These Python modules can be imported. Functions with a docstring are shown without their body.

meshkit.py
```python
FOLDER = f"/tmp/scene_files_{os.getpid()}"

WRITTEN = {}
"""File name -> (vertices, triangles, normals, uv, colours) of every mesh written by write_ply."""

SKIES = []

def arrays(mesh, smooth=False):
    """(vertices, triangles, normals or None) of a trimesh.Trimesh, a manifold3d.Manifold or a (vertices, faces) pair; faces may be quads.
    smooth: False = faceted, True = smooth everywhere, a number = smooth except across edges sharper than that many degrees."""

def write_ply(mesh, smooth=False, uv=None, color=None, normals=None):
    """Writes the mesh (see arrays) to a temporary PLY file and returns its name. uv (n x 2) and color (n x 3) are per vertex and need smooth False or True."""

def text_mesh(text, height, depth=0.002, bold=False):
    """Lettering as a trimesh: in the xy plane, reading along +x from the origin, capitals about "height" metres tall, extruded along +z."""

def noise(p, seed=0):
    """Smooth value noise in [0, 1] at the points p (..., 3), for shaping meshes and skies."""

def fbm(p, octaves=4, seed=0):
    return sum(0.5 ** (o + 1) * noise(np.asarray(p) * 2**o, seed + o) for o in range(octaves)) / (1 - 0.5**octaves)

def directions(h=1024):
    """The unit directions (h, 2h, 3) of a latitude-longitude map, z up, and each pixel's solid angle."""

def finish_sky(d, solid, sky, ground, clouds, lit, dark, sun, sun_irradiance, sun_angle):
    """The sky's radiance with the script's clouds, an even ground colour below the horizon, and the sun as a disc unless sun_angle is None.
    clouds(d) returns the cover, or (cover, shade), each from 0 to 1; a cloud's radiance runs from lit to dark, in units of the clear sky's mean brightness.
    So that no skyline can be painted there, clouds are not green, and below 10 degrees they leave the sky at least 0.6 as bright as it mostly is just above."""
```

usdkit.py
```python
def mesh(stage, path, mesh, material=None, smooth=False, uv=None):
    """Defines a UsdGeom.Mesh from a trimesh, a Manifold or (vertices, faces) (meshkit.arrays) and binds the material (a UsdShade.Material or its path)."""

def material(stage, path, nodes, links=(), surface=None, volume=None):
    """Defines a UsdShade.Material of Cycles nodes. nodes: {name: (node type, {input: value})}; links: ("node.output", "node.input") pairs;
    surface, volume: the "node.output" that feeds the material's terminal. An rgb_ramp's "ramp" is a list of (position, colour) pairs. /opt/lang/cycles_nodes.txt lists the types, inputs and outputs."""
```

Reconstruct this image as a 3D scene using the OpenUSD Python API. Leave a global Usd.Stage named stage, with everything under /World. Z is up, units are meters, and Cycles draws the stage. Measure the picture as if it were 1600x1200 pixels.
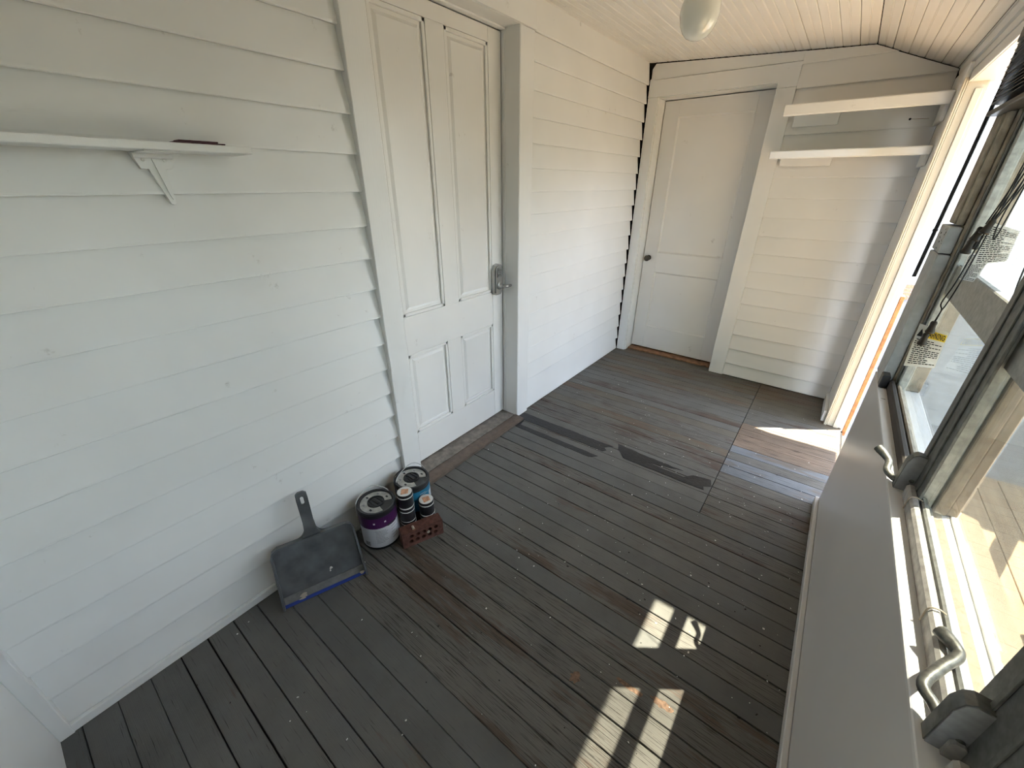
import math, random
import numpy as np
import trimesh, manifold3d as m3
import shapely.geometry as sg
import usdkit, meshkit
from pxr import Usd, UsdGeom, UsdLux, UsdShade, Sdf, Gf

rnd = random.Random(7)
stage = Usd.Stage.CreateInMemory()
UsdGeom.SetStageUpAxis(stage, 'Z'); UsdGeom.SetStageMetersPerUnit(stage, 1.0)
UsdGeom.Xform.Define(stage, '/World'); UsdGeom.Scope.Define(stage, '/World/Looks')

# ------------------------------------------------------------------ camera, sky, sun, exposure
R = [[0.7926074, 0.6097274, 0.0024688], [0.273164, -0.3514704, -0.8954608], [-0.5451192, 0.7104232, -0.4451336]]
F_PX = 626.957
cam = UsdGeom.Camera.Define(stage, '/World/camera')
cam.CreateHorizontalApertureAttr(36.0); cam.CreateVerticalApertureAttr(27.0)
cam.CreateFocalLengthAttr(36.0 * F_PX / 1600.0)
cam.CreateClippingRangeAttr((0.02, 500.0))
right, up, back = R[0], [-c for c in R[1]], [-c for c in R[2]]
cam.AddTransformOp().Set(Gf.Matrix4d(*right, 0, *up, 0, *back, 0, 0, 0, 1.55, 1))
EXPOSURE = 1.55
cam.CreateExposureAttr(EXPOSURE)
SUN = (0.365, 0.265, 1.0)                                       # towards the sun
sky = UsdLux.DomeLight.Define(stage, '/World/sky')
_sm = usdkit.material(stage, '/World/Looks/sky', {'s': ('sky_texture', dict(sky_type='multiple_scattering', sun_disc=False, sun_elevation=math.atan2(1.0, math.hypot(SUN[0], SUN[1])), sun_rotation=math.atan2(SUN[0], SUN[1]))),
    'h': ('hsv', dict(saturation=0.66)), 'w': ('mix_color', dict(blend_type='multiply', fac=1.0, b=(1.0, 0.915, 0.83), use_clamp=False)), 'b': ('background_shader', dict(strength=0.40))}, [('s.color', 'h.color'), ('h.color', 'w.a'), ('w.result', 'b.color')], surface='b.background')
UsdShade.MaterialBindingAPI.Apply(sky.GetPrim()).Bind(_sm)
sun = UsdLux.DistantLight.Define(stage, '/World/sun')
sun.CreateNormalizeAttr(True); sun.CreateIntensityAttr(4.3); sun.CreateAngleAttr(0.53); sun.CreateColorAttr(Gf.Vec3f(1.0, 0.90, 0.75))
_s = np.array(SUN) / np.linalg.norm(SUN)
_x = np.cross([0, 1, 0], _s); _x /= np.linalg.norm(_x); _y = np.cross(_s, _x)
sun.AddTransformOp().Set(Gf.Matrix4d(*_x, 0, *_y, 0, *_s, 0, 0, 0, 6, 1))

# ------------------------------------------------------------------ naming and prims
_names = {}
def numbered(parent, name):
    k = (parent, name); n = _names.get(k, 0); _names[k] = n + 1
    return name if n == 0 else f'{name}_{n:03d}'
def setdata(p, **kw):
    for k, v in kw.items():
        if v: p.SetCustomDataByKey(k, v)
LOC = {}
def thing(name, label, cat, loc=(0, 0, 0), group=None, kind=None, parent='/World'):
    path = f'{parent}/{numbered(parent, name)}'
    x = UsdGeom.Xform.Define(stage, path)
    x.AddTranslateOp().Set(Gf.Vec3d(*loc)); LOC[path] = np.array(loc, float)
    setdata(x.GetPrim(), label=label, category=cat, group=group, kind=kind)
    return path
def base_of(path):
    while path not in LOC: path = path.rpartition('/')[0]
    return LOC[path]
def tm(mesh):
    if hasattr(mesh, 'to_mesh'):
        m = mesh.to_mesh(); return trimesh.Trimesh(np.array(m.vert_properties)[:, :3], np.array(m.tri_verts), process=False)
    if isinstance(mesh, (list, tuple)):
        return trimesh.util.concatenate([tm(x) for x in mesh])
    return mesh
def part(parent, name, mesh, mat, smooth=False, label=None, kind=None):
    path = f'{parent}/{numbered(parent, name)}'
    mesh = tm(mesh).copy(); mesh.apply_translation(-base_of(parent))
    p = usdkit.mesh(stage, path, mesh, M[mat], smooth=smooth)
    setdata(p.GetPrim(), label=label, kind=kind)
    return path
def single(name, label, cat, mesh, mat, smooth=False, group=None, kind=None):
    path = f'/World/{numbered("/World", name)}'
    p = usdkit.mesh(stage, path, tm(mesh), M[mat], smooth=smooth)
    setdata(p.GetPrim(), label=label, category=cat, group=group, kind=kind)
    return path
def copy_of(src, name, label, cat, loc, rotz=0, group=None):
    path = f'/World/{numbered("/World", name)}'
    x = UsdGeom.Xform.Define(stage, path)
    x.GetPrim().GetReferences().AddInternalReference(src); x.GetPrim().SetInstanceable(True)
    x.ClearXformOpOrder(); x.AddTranslateOp(opSuffix='p').Set(Gf.Vec3d(*loc)); x.AddRotateZOp().Set(rotz)
    setdata(x.GetPrim(), label=label, category=cat, group=group)
    return path

# ------------------------------------------------------------------ shapes
def box(x0, x1, y0, y1, z0, z1, c=0.0):
    lo, hi = np.array([min(x0, x1), min(y0, y1), min(z0, z1)]), np.array([max(x0, x1), max(y0, y1), max(z0, z1)])
    h, m = (hi - lo) / 2, (hi + lo) / 2
    if c <= 0:
        b = trimesh.creation.box(2 * h); b.apply_translation(m); return b
    c = min(c, 0.45 * min(h)); pts = []
    for s in np.ndindex(2, 2, 2):
        s = np.array(s) * 2 - 1
        for k in range(3):
            d = h - c; d[k] = h[k]; pts.append(m + s * d)
    return trimesh.convex.convex_hull(np.array(pts))
def prism(poly, axis, a0, a1):
    """poly: (u, v) outline; axis 0: (y, z) along x, 1: (x, z) along y, 2: (x, y) along z."""
    g = sg.Polygon(poly) if not hasattr(poly, 'exterior') else poly
    m = trimesh.creation.extrude_polygon(g, a1 - a0, engine='earcut')
    v = m.vertices.copy(); w = v[:, 2] + a0
    o = [0, 0, 0]; rest = [i for i in range(3) if i != axis]
    out = np.zeros_like(v); out[:, axis] = w; out[:, rest[0]] = v[:, 0]; out[:, rest[1]] = v[:, 1]
    f = m.faces if axis != 1 else m.faces[:, ::-1]
    return trimesh.Trimesh(out, f, process=False)
def tube(path, r, n=8, cap=True):
    P = np.array(path, float); r = np.broadcast_to(np.asarray(r, float), len(P))
    T = np.gradient(P, axis=0); T /= np.linalg.norm(T, axis=1, keepdims=True)
    u = np.cross(T[0], [0.13, 0.31, 0.94]); u /= np.linalg.norm(u); V = []
    for i in range(len(P)):
        u = u - T[i] * (u @ T[i]); u /= np.linalg.norm(u); w = np.cross(T[i], u)
        a = np.arange(n) * 2 * np.pi / n
        V.append(P[i] + r[i] * (np.cos(a)[:, None] * u + np.sin(a)[:, None] * w))
    V = np.vstack(V); Fc = []
    for i in range(len(P) - 1):
        for k in range(n):
            a, b, c, d = i * n + k, i * n + (k + 1) % n, (i + 1) * n + (k + 1) % n, (i + 1) * n + k
            Fc += [(a, b, c), (a, c, d)]
    if cap:
        V = np.vstack([V, P[0], P[-1]]); k0, k1 = len(V) - 2, len(V) - 1; e = (len(P) - 1) * n
        for k in range(n):
            Fc += [(k0, (k + 1) % n, k), (k1, e + k, e + (k + 1) % n)]
    return trimesh.Trimesh(V, np.array(Fc), process=False)
def smooth_path(pts, n=6):
    P = np.array(pts, float); out = []
    Q = np.vstack([2 * P[0] - P[1], P, 2 * P[-1] - P[-2]])
    for i in range(1, len(Q) - 2):
        for t in np.linspace(0, 1, n, endpoint=False):
            a, b, c, d = Q[i - 1], Q[i], Q[i + 1], Q[i + 2]
            out.append(0.5 * ((2 * b) + (c - a) * t + (2 * a - 5 * b + 4 * c - d) * t * t + (3 * b - a - 3 * c + d) * t ** 3))
    out.append(P[-1]); return np.array(out)
def lathe(profile, n=40, at=(0, 0, 0)):
    m = trimesh.creation.revolve(np.array(profile, float), sections=n); m.apply_translation(at); return m
def disc_seg(r0, r1, a0, a1, z0, z1, at, n=24):
    a = np.linspace(a0, a1, n)
    o = [(r1 * math.cos(t), r1 * math.sin(t)) for t in a]
    i = [(r0 * math.cos(t), r0 * math.sin(t)) for t in a[::-1]] if r0 > 0 else [(0, 0)]
    m = prism(o + i, 2, z0, z1); m.apply_translation(at); return m
def rotz(mesh, ang, about):
    m = tm(mesh).copy(); m.apply_transform(trimesh.transformations.rotation_matrix(ang, [0, 0, 1], about)); return m

# ------------------------------------------------------------------ materials
M = {}
def mat(name, nodes, links, surface='p.BSDF'):
    M[name] = usdkit.material(stage, f'/World/Looks/{name}', nodes, links, surface=surface)
def plain(name, col, rough=0.5, metal=0.0, bump=0.0, scale=40, spec=0.5, vary=0.0):
    nodes = {'p': ('principled_bsdf', dict(base_color=col, roughness=rough, metallic=metal, specular_ior_level=spec))}
    links = []
    if bump or vary:
        nodes['g'] = ('texture_coordinate', {}); nodes['n'] = ('noise_texture', dict(scale=scale, detail=4.0)); links.append(('g.object', 'n.vector'))
    if bump:
        nodes['b'] = ('bump', dict(strength=bump, distance=0.002)); links += [('n.fac', 'b.height'), ('b.normal', 'p.normal')]
    if vary:
        lo, hi = [c * (1 - vary) for c in col], [min(1, c * (1 + vary)) for c in col]
        nodes['r'] = ('rgb_ramp', {'ramp': [(0.3, lo), (0.7, hi)]}); links += [('n.fac', 'r.fac'), ('r.color', 'p.base_color')]
    mat(name, nodes, links)
def paint(name, col, rough=0.5, grain=(1, 1, 1), bump=0.25, speck=0.0, blot=0.05, dirt=(0.42, 0.39, 0.35)):
    """Brush-painted wood: faint blotches, grain running through the coat, a few scuffs."""
    lo = [c * (1 - blot) for c in col]
    nodes = {
        'g': ('geometry', {}),
        'mp': ('mapping', dict(scale=grain)),
        'n1': ('noise_texture', dict(scale=2.3, detail=5.0)),
        'r1': ('rgb_ramp', {'ramp': [(0.35, lo), (0.65, list(col))]}),
        'n2': ('noise_texture', dict(scale=34.0, detail=6.0, roughness=0.6)),
        'b': ('bump', dict(strength=bump, distance=0.0012)),
        'n3': ('noise_texture', dict(scale=11.0, detail=7.0, roughness=0.72)),
        'r3': ('rgb_ramp', {'ramp': [(0.0, (0, 0, 0)), (0.655, (0, 0, 0)), (0.72, (1, 1, 1))]}),
        'ms': ('math', dict(math_type='multiply', value2=speck)),
        'mx': ('mix_color', dict(b=dirt)),
        'p': ('principled_bsdf', dict(roughness=rough, specular_ior_level=0.4)),
    }
    links = [('g.position', 'n1.vector'), ('g.position', 'mp.vector'), ('mp.vector', 'n2.vector'), ('n1.fac', 'r1.fac'), ('n2.fac', 'b.height'),
             ('g.position', 'n3.vector'), ('n3.fac', 'r3.fac'), ('r3.color', 'ms.value1'), ('ms.value', 'mx.fac'), ('r1.color', 'mx.a'), ('mx.result', 'p.base_color'), ('b.normal', 'p.normal')]
    mat(name, nodes, links)
paint('white_siding', (0.80, 0.795, 0.77), 0.45, (12, 0.5, 6), 0.25, 0.5)
paint('white_siding_far', (0.80, 0.79, 0.76), 0.45, (0.5, 12, 6), 0.25, 0.5)
paint('white_trim', (0.80, 0.795, 0.77), 0.42, (3, 3, 0.4), 0.2, 0.45)
paint('white_door', (0.78, 0.765, 0.73), 0.40, (3, 3, 0.4), 0.15, 0.5)
paint('white_ceiling', (0.80, 0.78, 0.74), 0.5, (8, 0.3, 8), 0.25, 0.3)
paint('knee_paint', (0.66, 0.645, 0.63), 0.35, (1, 1, 1), 0.06, 0.25, 0.04)
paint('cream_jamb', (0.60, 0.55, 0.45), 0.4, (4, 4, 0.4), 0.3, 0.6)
paint('sill_paint', (0.74, 0.73, 0.72), 0.4, (1, 1, 1), 0.4, 0.9, 0.08, (0.10, 0.09, 0.08))
paint('exterior_white', (0.82, 0.82, 0.80), 0.6, (1, 6, 6), 0.2, 0.2)

def floorpaint(name, paintcol, worn, cover, seed, crack=0.60):
    """Old grey deck paint over wood: worn through along the grain (the boards run along x)."""
    nodes = {
        'g': ('geometry', {}),
        'off': ('vector_math', dict(math_type='add', vector2=(seed * 3.1, seed * 1.7, 0))),
        'mg': ('mapping', dict(scale=(2.2, 60.0, 1.0))), 'ng': ('noise_texture', dict(scale=1.6, detail=6.0, roughness=0.65)),
        'mf': ('mapping', dict(scale=(5.0, 230.0, 1.0))), 'nf': ('noise_texture', dict(scale=1.5, detail=4.0, roughness=0.6, distortion=0.4)),
        'mw': ('mapping', dict(scale=(1.0, 3.6, 1.0))), 'nw': ('noise_texture', dict(scale=1.5, detail=5.0, roughness=0.6)),
        'nb': ('noise_texture', dict(scale=4.5, detail=6.0, roughness=0.62)),
        'ad': ('math', dict(math_type='multiply_add', value2=0.35)),
        'rw': ('rgb_ramp', {'ramp': [(cover, (0, 0, 0)), (cover + 0.07, (1, 1, 1))]}),
        'rp': ('rgb_ramp', {'ramp': [(0.30, [c * 0.80 for c in paintcol]), (0.50, list(paintcol)), (0.72, [c * 1.16 for c in paintcol])]}),
        'rb': ('rgb_ramp', {'ramp': [(0.3, [c * 0.45 for c in worn]), (0.7, list(worn))]}),
        'mx': ('mix_color', {}),
        'rf': ('rgb_ramp', {'ramp': [(crack - 0.30, (1, 1, 1)), (crack, (1, 1, 1)), (crack + 0.06, (0.30, 0.28, 0.26))]}),
        'mf2': ('mix_color', dict(blend_type='multiply', fac=1.0)),
        'nd': ('noise_texture', dict(scale=70.0, detail=4.0, roughness=0.7)),
        'rd': ('rgb_ramp', {'ramp': [(0.66, (0, 0, 0)), (0.72, (1, 1, 1))]}),
        'md': ('math', dict(math_type='multiply', value2=0.35)),
        'mx2': ('mix_color', dict(b=(0.27, 0.26, 0.24))),
        'hs': ('math', dict(math_type='multiply_add', value2=-1.4)),
        'b': ('bump', dict(strength=0.5, distance=0.0015)),
        'p': ('principled_bsdf', dict(roughness=0.55, specular_ior_level=0.35)),
    }
    links = [('g.position', 'off.vector1'), ('off.vector', 'mg.vector'), ('mg.vector', 'ng.vector'), ('off.vector', 'mw.vector'), ('mw.vector', 'nw.vector'),
             ('off.vector', 'mf.vector'), ('mf.vector', 'nf.vector'), ('nf.fac', 'rf.fac'), ('off.vector', 'nb.vector'),
             ('ng.fac', 'ad.value1'), ('nw.fac', 'ad.value3'), ('ad.value', 'rw.fac'), ('nb.fac', 'rp.fac'), ('ng.fac', 'rb.fac'),
             ('rw.color', 'mx.fac'), ('rp.color', 'mx.a'), ('rb.color', 'mx.b'), ('mx.result', 'mf2.a'), ('rf.color', 'mf2.b'),
             ('g.position', 'nd.vector'), ('nd.fac', 'rd.fac'), ('rd.color', 'md.value1'), ('md.value', 'mx2.fac'),
             ('mf2.result', 'mx2.a'), ('mx2.result', 'p.base_color'), ('nf.fac', 'hs.value1'), ('ng.fac', 'hs.value3'), ('hs.value', 'b.height'), ('b.normal', 'p.normal')]
    mat(name, nodes, links)
floorpaint('deck_grey', (0.125, 0.123, 0.113), (0.13, 0.095, 0.072), 0.80, 1, 0.625)
floorpaint('deck_grey_dark', (0.112, 0.113, 0.107), (0.12, 0.085, 0.062), 0.81, 2, 0.65)
floorpaint('deck_grey_worn', (0.125, 0.120, 0.108), (0.118, 0.088, 0.068), 0.72, 3, 0.55)
floorpaint('deck_brown', (0.120, 0.108, 0.086), (0.16, 0.115, 0.08), 0.68, 4, 0.62)
floorpaint('deck_bare', (0.21, 0.155, 0.115), (0.24, 0.18, 0.135), 0.60, 5, 0.54)
floorpaint('deck_blue', (0.155, 0.170, 0.185), (0.19, 0.165, 0.145), 0.70, 6, 0.58)
plain('underfloor', (0.015, 0.013, 0.011), 0.9)
plain('sheathing', (0.03, 0.024, 0.018), 0.9)
plain('aluminium', (0.36, 0.37, 0.35), 0.42, 0.55, 0.15, 60, vary=0.2)
plain('aluminium_dark', (0.16, 0.165, 0.155), 0.5, 0.4, 0.2, 60, vary=0.25)
plain('aluminium_bright', (0.62, 0.62, 0.60), 0.38, 0.4, 0.1, 60)
plain('plate_grey', (0.27, 0.275, 0.28), 0.5, 0.2, 0.15, 60, vary=0.15)
plain('zinc', (0.13, 0.13, 0.118), 0.42, 0.7, 0.4, 90, vary=0.35)
plain('nickel', (0.42, 0.42, 0.41), 0.28, 0.95)
plain('bronze', (0.10, 0.09, 0.075), 0.3, 0.9)
plain('channel_grey', (0.36, 0.345, 0.32), 0.6, 0.1, 0.3, 50, vary=0.25)
plain('sandy_post', (0.34, 0.275, 0.205), 0.8, 0, 0.4, 40, vary=0.2)
plain('frame_wood', (0.30, 0.26, 0.20), 0.7, 0, 0.5, 25, vary=0.35)
plain('frame_dark', (0.05, 0.043, 0.037), 0.8, 0, 0.3, 25)
plain('post_grey', (0.42, 0.44, 0.44), 0.55, 0, 0.25, 30, vary=0.12)
plain('orange_wood', (0.40, 0.17, 0.06), 0.6, 0, 0.4, 30, vary=0.35)
plain('rust_spot', (0.17, 0.10, 0.062), 0.7, 0, 0.5, 90, vary=0.5)
plain('rust_wood', (0.23, 0.115, 0.055), 0.6, 0, 0.4, 30, vary=0.4)
plain('threshold_brown', (0.12, 0.088, 0.068), 0.5, 0, 0.3, 30, vary=0.2)
plain('sill_worn', (0.20, 0.175, 0.15), 0.7, 0, 0.4, 30, vary=0.3)
plain('black_plastic', (0.012, 0.012, 0.013), 0.4)
plain('black_cord', (0.010, 0.010, 0.011), 0.7)
plain('black_tape', (0.013, 0.013, 0.014), 0.45, 0, 0.8, 60, vary=0.35)
plain('tassel_wood', (0.022, 0.017, 0.013), 0.45)
plain('blind_slat', (0.020, 0.018, 0.018), 0.4)
plain('pan_grey', (0.085, 0.092, 0.100), 0.45, 0, 0.15, 14, vary=0.4)
plain('pan_lip', (0.16, 0.16, 0.155), 0.55, 0, 0.1, 40, vary=0.2)
plain('pan_blue', (0.015, 0.04, 0.25), 0.45)
plain('dust', (0.62, 0.60, 0.56), 0.9)
plain('steel_wire', (0.62, 0.62, 0.60), 0.35, 0.7)
plain('can_black', (0.012, 0.012, 0.014), 0.35)
plain('lid_dark', (0.020, 0.020, 0.021), 0.4)
plain('can_grey', (0.40, 0.40, 0.37), 0.5, 0, 0.0, 45, vary=0.25)
plain('label_purple', (0.055, 0.009, 0.065), 0.35)
plain('label_white', (0.56, 0.57, 0.60), 0.4)
plain('label_blue', (0.012, 0.14, 0.25), 0.35)
plain('ink', (0.02, 0.02, 0.022), 0.6)
plain('ink_grey', (0.22, 0.22, 0.24), 0.6)
plain('paper', (0.70, 0.70, 0.67), 0.6)
plain('yellow_ink', (0.75, 0.55, 0.02), 0.6)
plain('jar_white', (0.72, 0.72, 0.70), 0.4)
plain('swatch_orange', (0.62, 0.33, 0.20), 0.6, 0, 0, 60, vary=0.35)
plain('brick_red', (0.115, 0.046, 0.034), 0.85, 0, 0.8, 60, vary=0.35)
plain('brick_hole', (0.03, 0.016, 0.012), 0.95)
plain('brick_out', (0.36, 0.16, 0.09), 0.85, 0, 0.8, 40, vary=0.3)
plain('mortar', (0.45, 0.42, 0.38), 0.9)
plain('maroon', (0.045, 0.006, 0.012), 0.5)
plain('hole_black', (0.01, 0.01, 0.01), 0.9)
plain('concrete', (0.24, 0.232, 0.215), 0.9, 0, 0.6, 9, vary=0.22)
plain('shingle', (0.10, 0.095, 0.09), 0.9, 0, 0.5, 20)
plain('soffit', (0.70, 0.69, 0.66), 0.6)
plain('leaf', (0.10, 0.12, 0.06), 0.6, vary=0.4)
plain('lawn', (0.18, 0.16, 0.11), 0.9, 0, 0.8, 30, vary=0.4)
plain('chip', (0.75, 0.74, 0.71), 0.7)
plain('chip_dark', (0.02, 0.018, 0.016), 0.8)
plain('putty', (0.42, 0.36, 0.28), 0.8)
mat('deck_out', {'g': ('geometry', {}), 'mp': ('mapping', dict(scale=(18, 1.2, 1))), 'n': ('noise_texture', dict(scale=2.0, detail=6.0)),
    'r': ('rgb_ramp', {'ramp': [(0.3, (0.26, 0.17, 0.09)), (0.6, (0.43, 0.31, 0.185)), (0.8, (0.50, 0.37, 0.23))]}),
    'p': ('principled_bsdf', dict(roughness=0.8))}, [('g.position', 'mp.vector'), ('mp.vector', 'n.vector'), ('n.fac', 'r.fac'), ('r.color', 'p.base_color')])
mat('sandy_sill', {'g': ('geometry', {}), 'n': ('noise_texture', dict(scale=90.0, detail=4.0, roughness=0.7)),
    'r': ('rgb_ramp', {'ramp': [(0.30, (0.16, 0.10, 0.06)), (0.42, (0.21, 0.16, 0.11)), (0.7, (0.28, 0.22, 0.155))]}), 'b': ('bump', dict(strength=0.4, distance=0.001)),
    'p': ('principled_bsdf', dict(roughness=0.85))}, [('g.position', 'n.vector'), ('n.fac', 'r.fac'), ('r.color', 'p.base_color'), ('n.fac', 'b.height'), ('b.normal', 'p.normal')])
mat('opal', {'p': ('principled_bsdf', dict(base_color=(0.72, 0.735, 0.68), roughness=0.05, specular_ior_level=0.6, coat_weight=0.6, coat_roughness=0.04))}, [])
mat('pane_glass', {'t': ('transparent_bsdf', dict(color=(0.76, 0.775, 0.75))), 'gl': ('glossy_bsdf', dict(color=(1, 1, 1), roughness=0.02)), 'f': ('layer_weight', dict(blend=0.5)),
    'pw': ('math', dict(math_type='power', value2=5.0)), 'fr': ('math', dict(math_type='multiply_add', value2=0.55, value3=0.03)),
    'm': ('mix_closure', {}), 'd': ('diffuse_bsdf', dict(color=(0.55, 0.53, 0.49))), 'g': ('geometry', {}), 'n': ('noise_texture', dict(scale=3.5, detail=5.0)),
    'r': ('map_range', dict(from_min=0.35, from_max=0.75, to_min=0.004, to_max=0.03, clamp=True)), 'm2': ('mix_closure', {})},
    [('f.facing', 'pw.value1'), ('pw.value', 'fr.value1'), ('fr.value', 'm.fac'), ('t.BSDF', 'm.closure1'), ('gl.BSDF', 'm.closure2'), ('g.position', 'n.vector'), ('n.fac', 'r.value'), ('r.result', 'm2.fac'), ('m.closure', 'm2.closure1'), ('d.BSDF', 'm2.closure2')], 'm2.closure')
mat('screen_mesh', {'g': ('geometry', {}), 's': ('separate_xyz', {}), 'ky': ('math', dict(math_type='multiply', value2=1 / 0.0032)), 'kz': ('math', dict(math_type='multiply', value2=1 / 0.0032)),
    'fy': ('math', dict(math_type='fraction')), 'fz': ('math', dict(math_type='fraction')), 'ly': ('math', dict(math_type='less_than', value2=0.16)), 'lz': ('math', dict(math_type='less_than', value2=0.16)),
    'mx': ('math', dict(math_type='maximum')), 't': ('transparent_bsdf', {}), 'd': ('diffuse_bsdf', dict(color=(0.45, 0.43, 0.40))), 'm': ('mix_closure', {})},
    [('g.position', 's.vector'), ('s.y', 'ky.value1'), ('s.z', 'kz.value1'), ('ky.value', 'fy.value1'), ('kz.value', 'fz.value1'), ('fy.value', 'ly.value1'), ('fz.value', 'lz.value1'),
     ('ly.value', 'mx.value1'), ('lz.value', 'mx.value2'), ('mx.value', 'm.fac'), ('t.BSDF', 'm.closure1'), ('d.BSDF', 'm.closure2')], 'm.closure')

# ================================================================== THE SETTING
YN = -0.36                                                       # near end wall
# ---- floor: painted tongue-and-groove boards running across the porch (along x)
fl = thing('floor', 'worn grey painted porch floor of narrow boards', 'floor', kind='structure')
part(fl, 'subfloor', box(-1.75, 0.40, YN - 0.1, 4.1, -0.06, -0.022), 'underfloor')
P0, PITCH = 0.126, 0.0873
SEAM_X = -0.185
def board(x0, x1, y0, y1, m, dz=0.0):
    g = 0.0008 + 0.0026 * rnd.random() ** 2
    part(fl, 'floor_board', box(x0, x1, y0 + g, y1 - g, -0.022, dz, 0.0015), m)
k0 = math.floor((YN - P0) / PITCH)
for k in range(k0, 46):
    y0, y1 = P0 + k * PITCH, P0 + (k + 1) * PITCH
    if y1 < YN - 0.02 or y0 > 4.02: continue
    dz = rnd.uniform(-0.0012, 0.0)
    yc = (y0 + y1) / 2
    m = rnd.choice(['deck_grey', 'deck_grey', 'deck_grey_dark', 'deck_grey', 'deck_grey_worn'])
    if yc < 0.5: m = rnd.choice(['deck_grey', 'deck_grey_dark', 'deck_grey_dark'])
    if 0.62 < yc < 1.0: m = 'deck_grey_worn'
    if yc > 2.2: m = rnd.choice(['deck_grey', 'deck_grey_worn', 'deck_grey', 'deck_brown'])
    if yc > 3.3: m = rnd.choice(['deck_brown', 'deck_grey_worn'])
    xl = -1.515 if yc < 1.1 else -1.575
    xr = 0.385 if 2.34 < yc < 3.34 else 0.30
    if yc > 1.86 and yc < 3.8:
        board(xl, SEAM_X - 0.0018, y0, y1, m, dz)
        mr = 'deck_grey_worn'
        if 2.70 < yc < 3.03: mr = 'deck_bare'
        elif 2.60 < yc < 2.70: mr = 'deck_blue'
        elif 2.35 < yc < 2.6: mr = rnd.choice(['deck_blue', 'deck_grey_worn'])
        elif yc > 3.3: mr = 'deck_brown'
        board(SEAM_X + 0.0018, xr, y0, y1, mr, rnd.uniform(-0.001, 0))
    else:
        board(xl, xr, y0, y1, m, dz)

# ---- left wall: lap siding in two runs with door_1 between
def lap(z0, z1, lip=0.030):
    return [(0.0135, z0 + 0.002), (lip - 0.002, z0), (lip, z0 + 0.0025), (lip, z0 + 0.008), (0.0085, z1 + 0.016), (0.0, z1 + 0.016), (0.0, z0 + 0.035), (0.0105, z0 + 0.022)]
wl = thing('wall_left', 'white painted lap siding wall along the house side of the porch', 'wall', kind='structure')
XN = -1.530                                                      # sheathing plane, near run (lips at -1.50)
part(wl, 'wall_panel', [box(XN - 0.05, XN, YN - 0.1, 1.06, -0.02, 2.52), box(-1.62, -1.576, 2.14, 4.15, -0.02, 2.52), box(-1.62, -1.576, 1.0, 2.2, 2.42, 2.52)], 'sheathing')
zs = [0.276 + 0.1247 * k for k in range(-2, 16)] + [2.147]
for i, z in enumerate(zs):
    z1 = z + 0.1247
    sh = rnd.uniform(-0.0012, 0.0012)
    pl = [(XN + sh + a, b) for a, b in lap(z, min(z1, 2.42))]
    part(wl, 'siding_board', prism(pl, 1, YN + 0.02, 1.006), 'white_siding')
part(wl, 'siding_board', prism([(XN + a, b) for a, b in lap(0.002, 0.0266)], 1, YN + 0.02, 1.006), 'white_siding')
XF = -1.576
zs2 = [0.2445 + 0.1265 * k for k in range(-1, 17)]
for z in zs2:
    z1 = z + 0.1265 if z < 2.2 else 2.425
    pl = [(XF + rnd.uniform(-0.001, 0.001) + a, b) for a, b in lap(z, z1)]
    part(wl, 'siding_board', prism(pl, 1, 2.1848, 3.818), 'white_siding')
part(wl, 'siding_board', prism([(XF + a, b) for a, b in lap(0.004, 0.104)], 1, 2.1848, 3.818), 'white_siding')
tr = thing('trim_1', 'white shoe strip at the foot of the near left wall', 'trim', kind='structure')
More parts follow.
